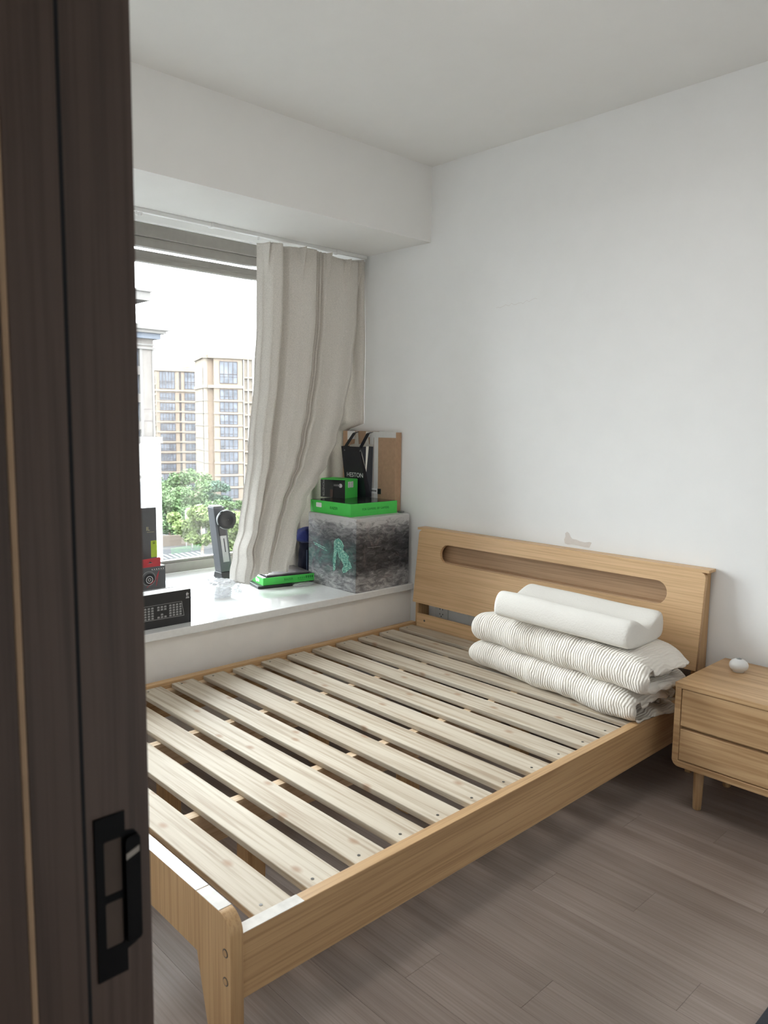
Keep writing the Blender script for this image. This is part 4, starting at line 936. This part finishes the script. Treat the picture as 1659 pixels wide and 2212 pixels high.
# ground, road, crossing, wall
M_ground = plain('pale_paving', (0.026, 0.025, 0.024), 0.95, var=0.06, scale=0.25, spec=0.0)
M_road = plain('asphalt', (0.019, 0.019, 0.0195), 0.95, var=0.06, scale=0.5, spec=0.0)
g = box('ground', (-420, -260, GZ0-0.5), (-6, 320, GZ0), M_ground); g['kind'] = 'structure'
rdm = Matrix.Translation((-120.0, 62.0, GZ0)) @ Matrix.Rotation(UA, 4, 'Z')
rd = box('road', (-60, -9, 0.0), (60, 3.4, 0.02), M_road, M=rdm); rd['kind'] = 'structure'
M_stripe = plain('road_paint', (0.045, 0.045, 0.044), 0.8, spec=0.0)
for k in range(9): box('crossing_stripe', (-4.2+k*1.0, -6.0, 0.02), (-3.7+k*1.0, -1.5, 0.03), M_stripe, rd, M=rdm @ Matrix.Rotation(math.radians(12), 4, 'Z'))
bw = box('boundary_wall', (-50, 7.0, 0), (60, 7.4, 2.0), plain('boundary_brick', (0.05, 0.041, 0.034), 0.9, spec=0.0), M=rdm); meta(bw, 'long low tan boundary wall behind the street trees', 'wall')
def post(name, label, cat, x, y, h, arm):
    p = rdm @ Vector((x, y, 0.02)); e = empty(name, p, UA, label=label, cat=cat)
    tube('pole', [p, p+Vector((0, 0, h))], 0.11, M_whitestone, e)
    if arm:
        d = rdm.to_3x3() @ Vector((1, 0, 0)); tube('arm', [p+Vector((0, 0, h-0.1)), p+d*2.2+Vector((0, 0, h+0.9))], 0.08, M_whitestone, e)
        q = p+d*2.2+Vector((0, 0, h+0.9)); blob('lamp_head', q+d*0.4, (0.35, 0.35, 0.12), M_whitestone, 1, e, 0.02, 2)
    return e, p
post('street_lamp', 'white street lamp with an angled arm by the crossing', 'street lamp', 3.0, 3.9, 7.0, True)
post('signal_pole', 'plain white pole between street lamp and street sign', 'pole', 4.1, 3.9, 4.0, False)
e, p = post('street_sign', 'white street sign pole with a blue panel', 'sign', 5.1, 4.0, 4.6, False)
box('sign_panel', (0.2, -0.1, 0.4), (1.3, 0.1, 3.4), M_whitestone, e, local=True)
box('sign_face', (0.45, -0.13, 0.8), (0.95, -0.08, 3.0), plain('sign_blue', (0.02, 0.07, 0.12), 0.5), e, local=True)
leaf_mats = [plain('leaf_green_%s' % n, c, 0.7, var=0.35, scale=1.2, spec=0.1) for n, c in (('mid', (0.034, 0.055, 0.022)), ('light', (0.052, 0.070, 0.024)), ('cool', (0.028, 0.047, 0.032)))]
M_bark = plain('bark', (0.16, 0.13, 0.11), 0.9, spec=0.0)
def tree(loc, rad, hgt, mi, seed, label):
    r = random.Random(seed); base = Vector((loc[0], loc[1], GZ0)); e = empty('street_tree', base, label=label, cat='tree', group='street trees below the window')
    top = Vector((loc[0], loc[1], loc[2]))
    tube('trunk', [base, base.lerp(top, 0.5)+Vector((r.uniform(-.3, .3), 0, 0)), top], [0.3, 0.22, 0.1], M_bark, e)
    vs = []; fs = []
    cl = [(top + Vector((r.gauss(0, rad*0.48), r.gauss(0, rad*0.48), r.uniform(-hgt*0.42, hgt*0.42))), rad*r.uniform(0.28, 0.46)) for _ in range(28)]
    for _ in range(6500):
        c, cr = cl[r.randrange(len(cl))]
        d = Vector((r.gauss(0, 1), r.gauss(0, 1), r.gauss(0, 1))).normalized()*cr*r.random()**0.35; d.z *= 0.8
        p = c+d; s = r.uniform(0.2, 0.4)
        a = Vector((r.gauss(0, 1), r.gauss(0, 1), r.gauss(0, 0.6))).normalized(); b = a.cross(Vector((r.gauss(0, 1), r.gauss(0, 1), r.gauss(0, 1)))).normalized()
        k = len(vs); vs += [p-a*s, p+b*s*0.6, p+a*s, p-b*s*0.6]; fs.append((k, k+1, k+2, k+3))
    meta(pydata('foliage', vs, fs, leaf_mats[mi], e), kind='stuff')
TR = [((-134.2, 69.1, -16.6), 5.0, 9.5, 0, 'broad mid-green street tree next to the neighbouring building'),
      ((-150.1, 79.6, -14.6), 4.6, 9.0, 0, 'tall green tree standing behind the broad street tree'),
      ((-104.9, 59.2, -15.5), 3.3, 6.0, 1, 'yellow-green street tree behind the street lamp'),
      ((-153.0, 91.0, -16.6), 3.6, 8.0, 2, 'cool dark green tree in front of the long apartment block'),
      ((-140.5, 84.5, -19.4), 3.6, 6.5, 0, 'green street tree behind the monitor stand'),
      ((-188.3, 96.4, -19.5), 5.0, 8.0, 2, 'dark green tree at the foot of the long apartment block'),
      ((-105.5, 67.1, -17.0), 3.2, 5.5, 1, 'light green tree at the edge of the curtain'),
      ((-148.0, 98.0, -19.5), 3.6, 6.5, 0, 'green tree beyond the curtain edge at the tower foot')]
for k, (l, r_, h, mi, lbl) in enumerate(TR): tree(l, r_, h, mi, 20+k, lbl)
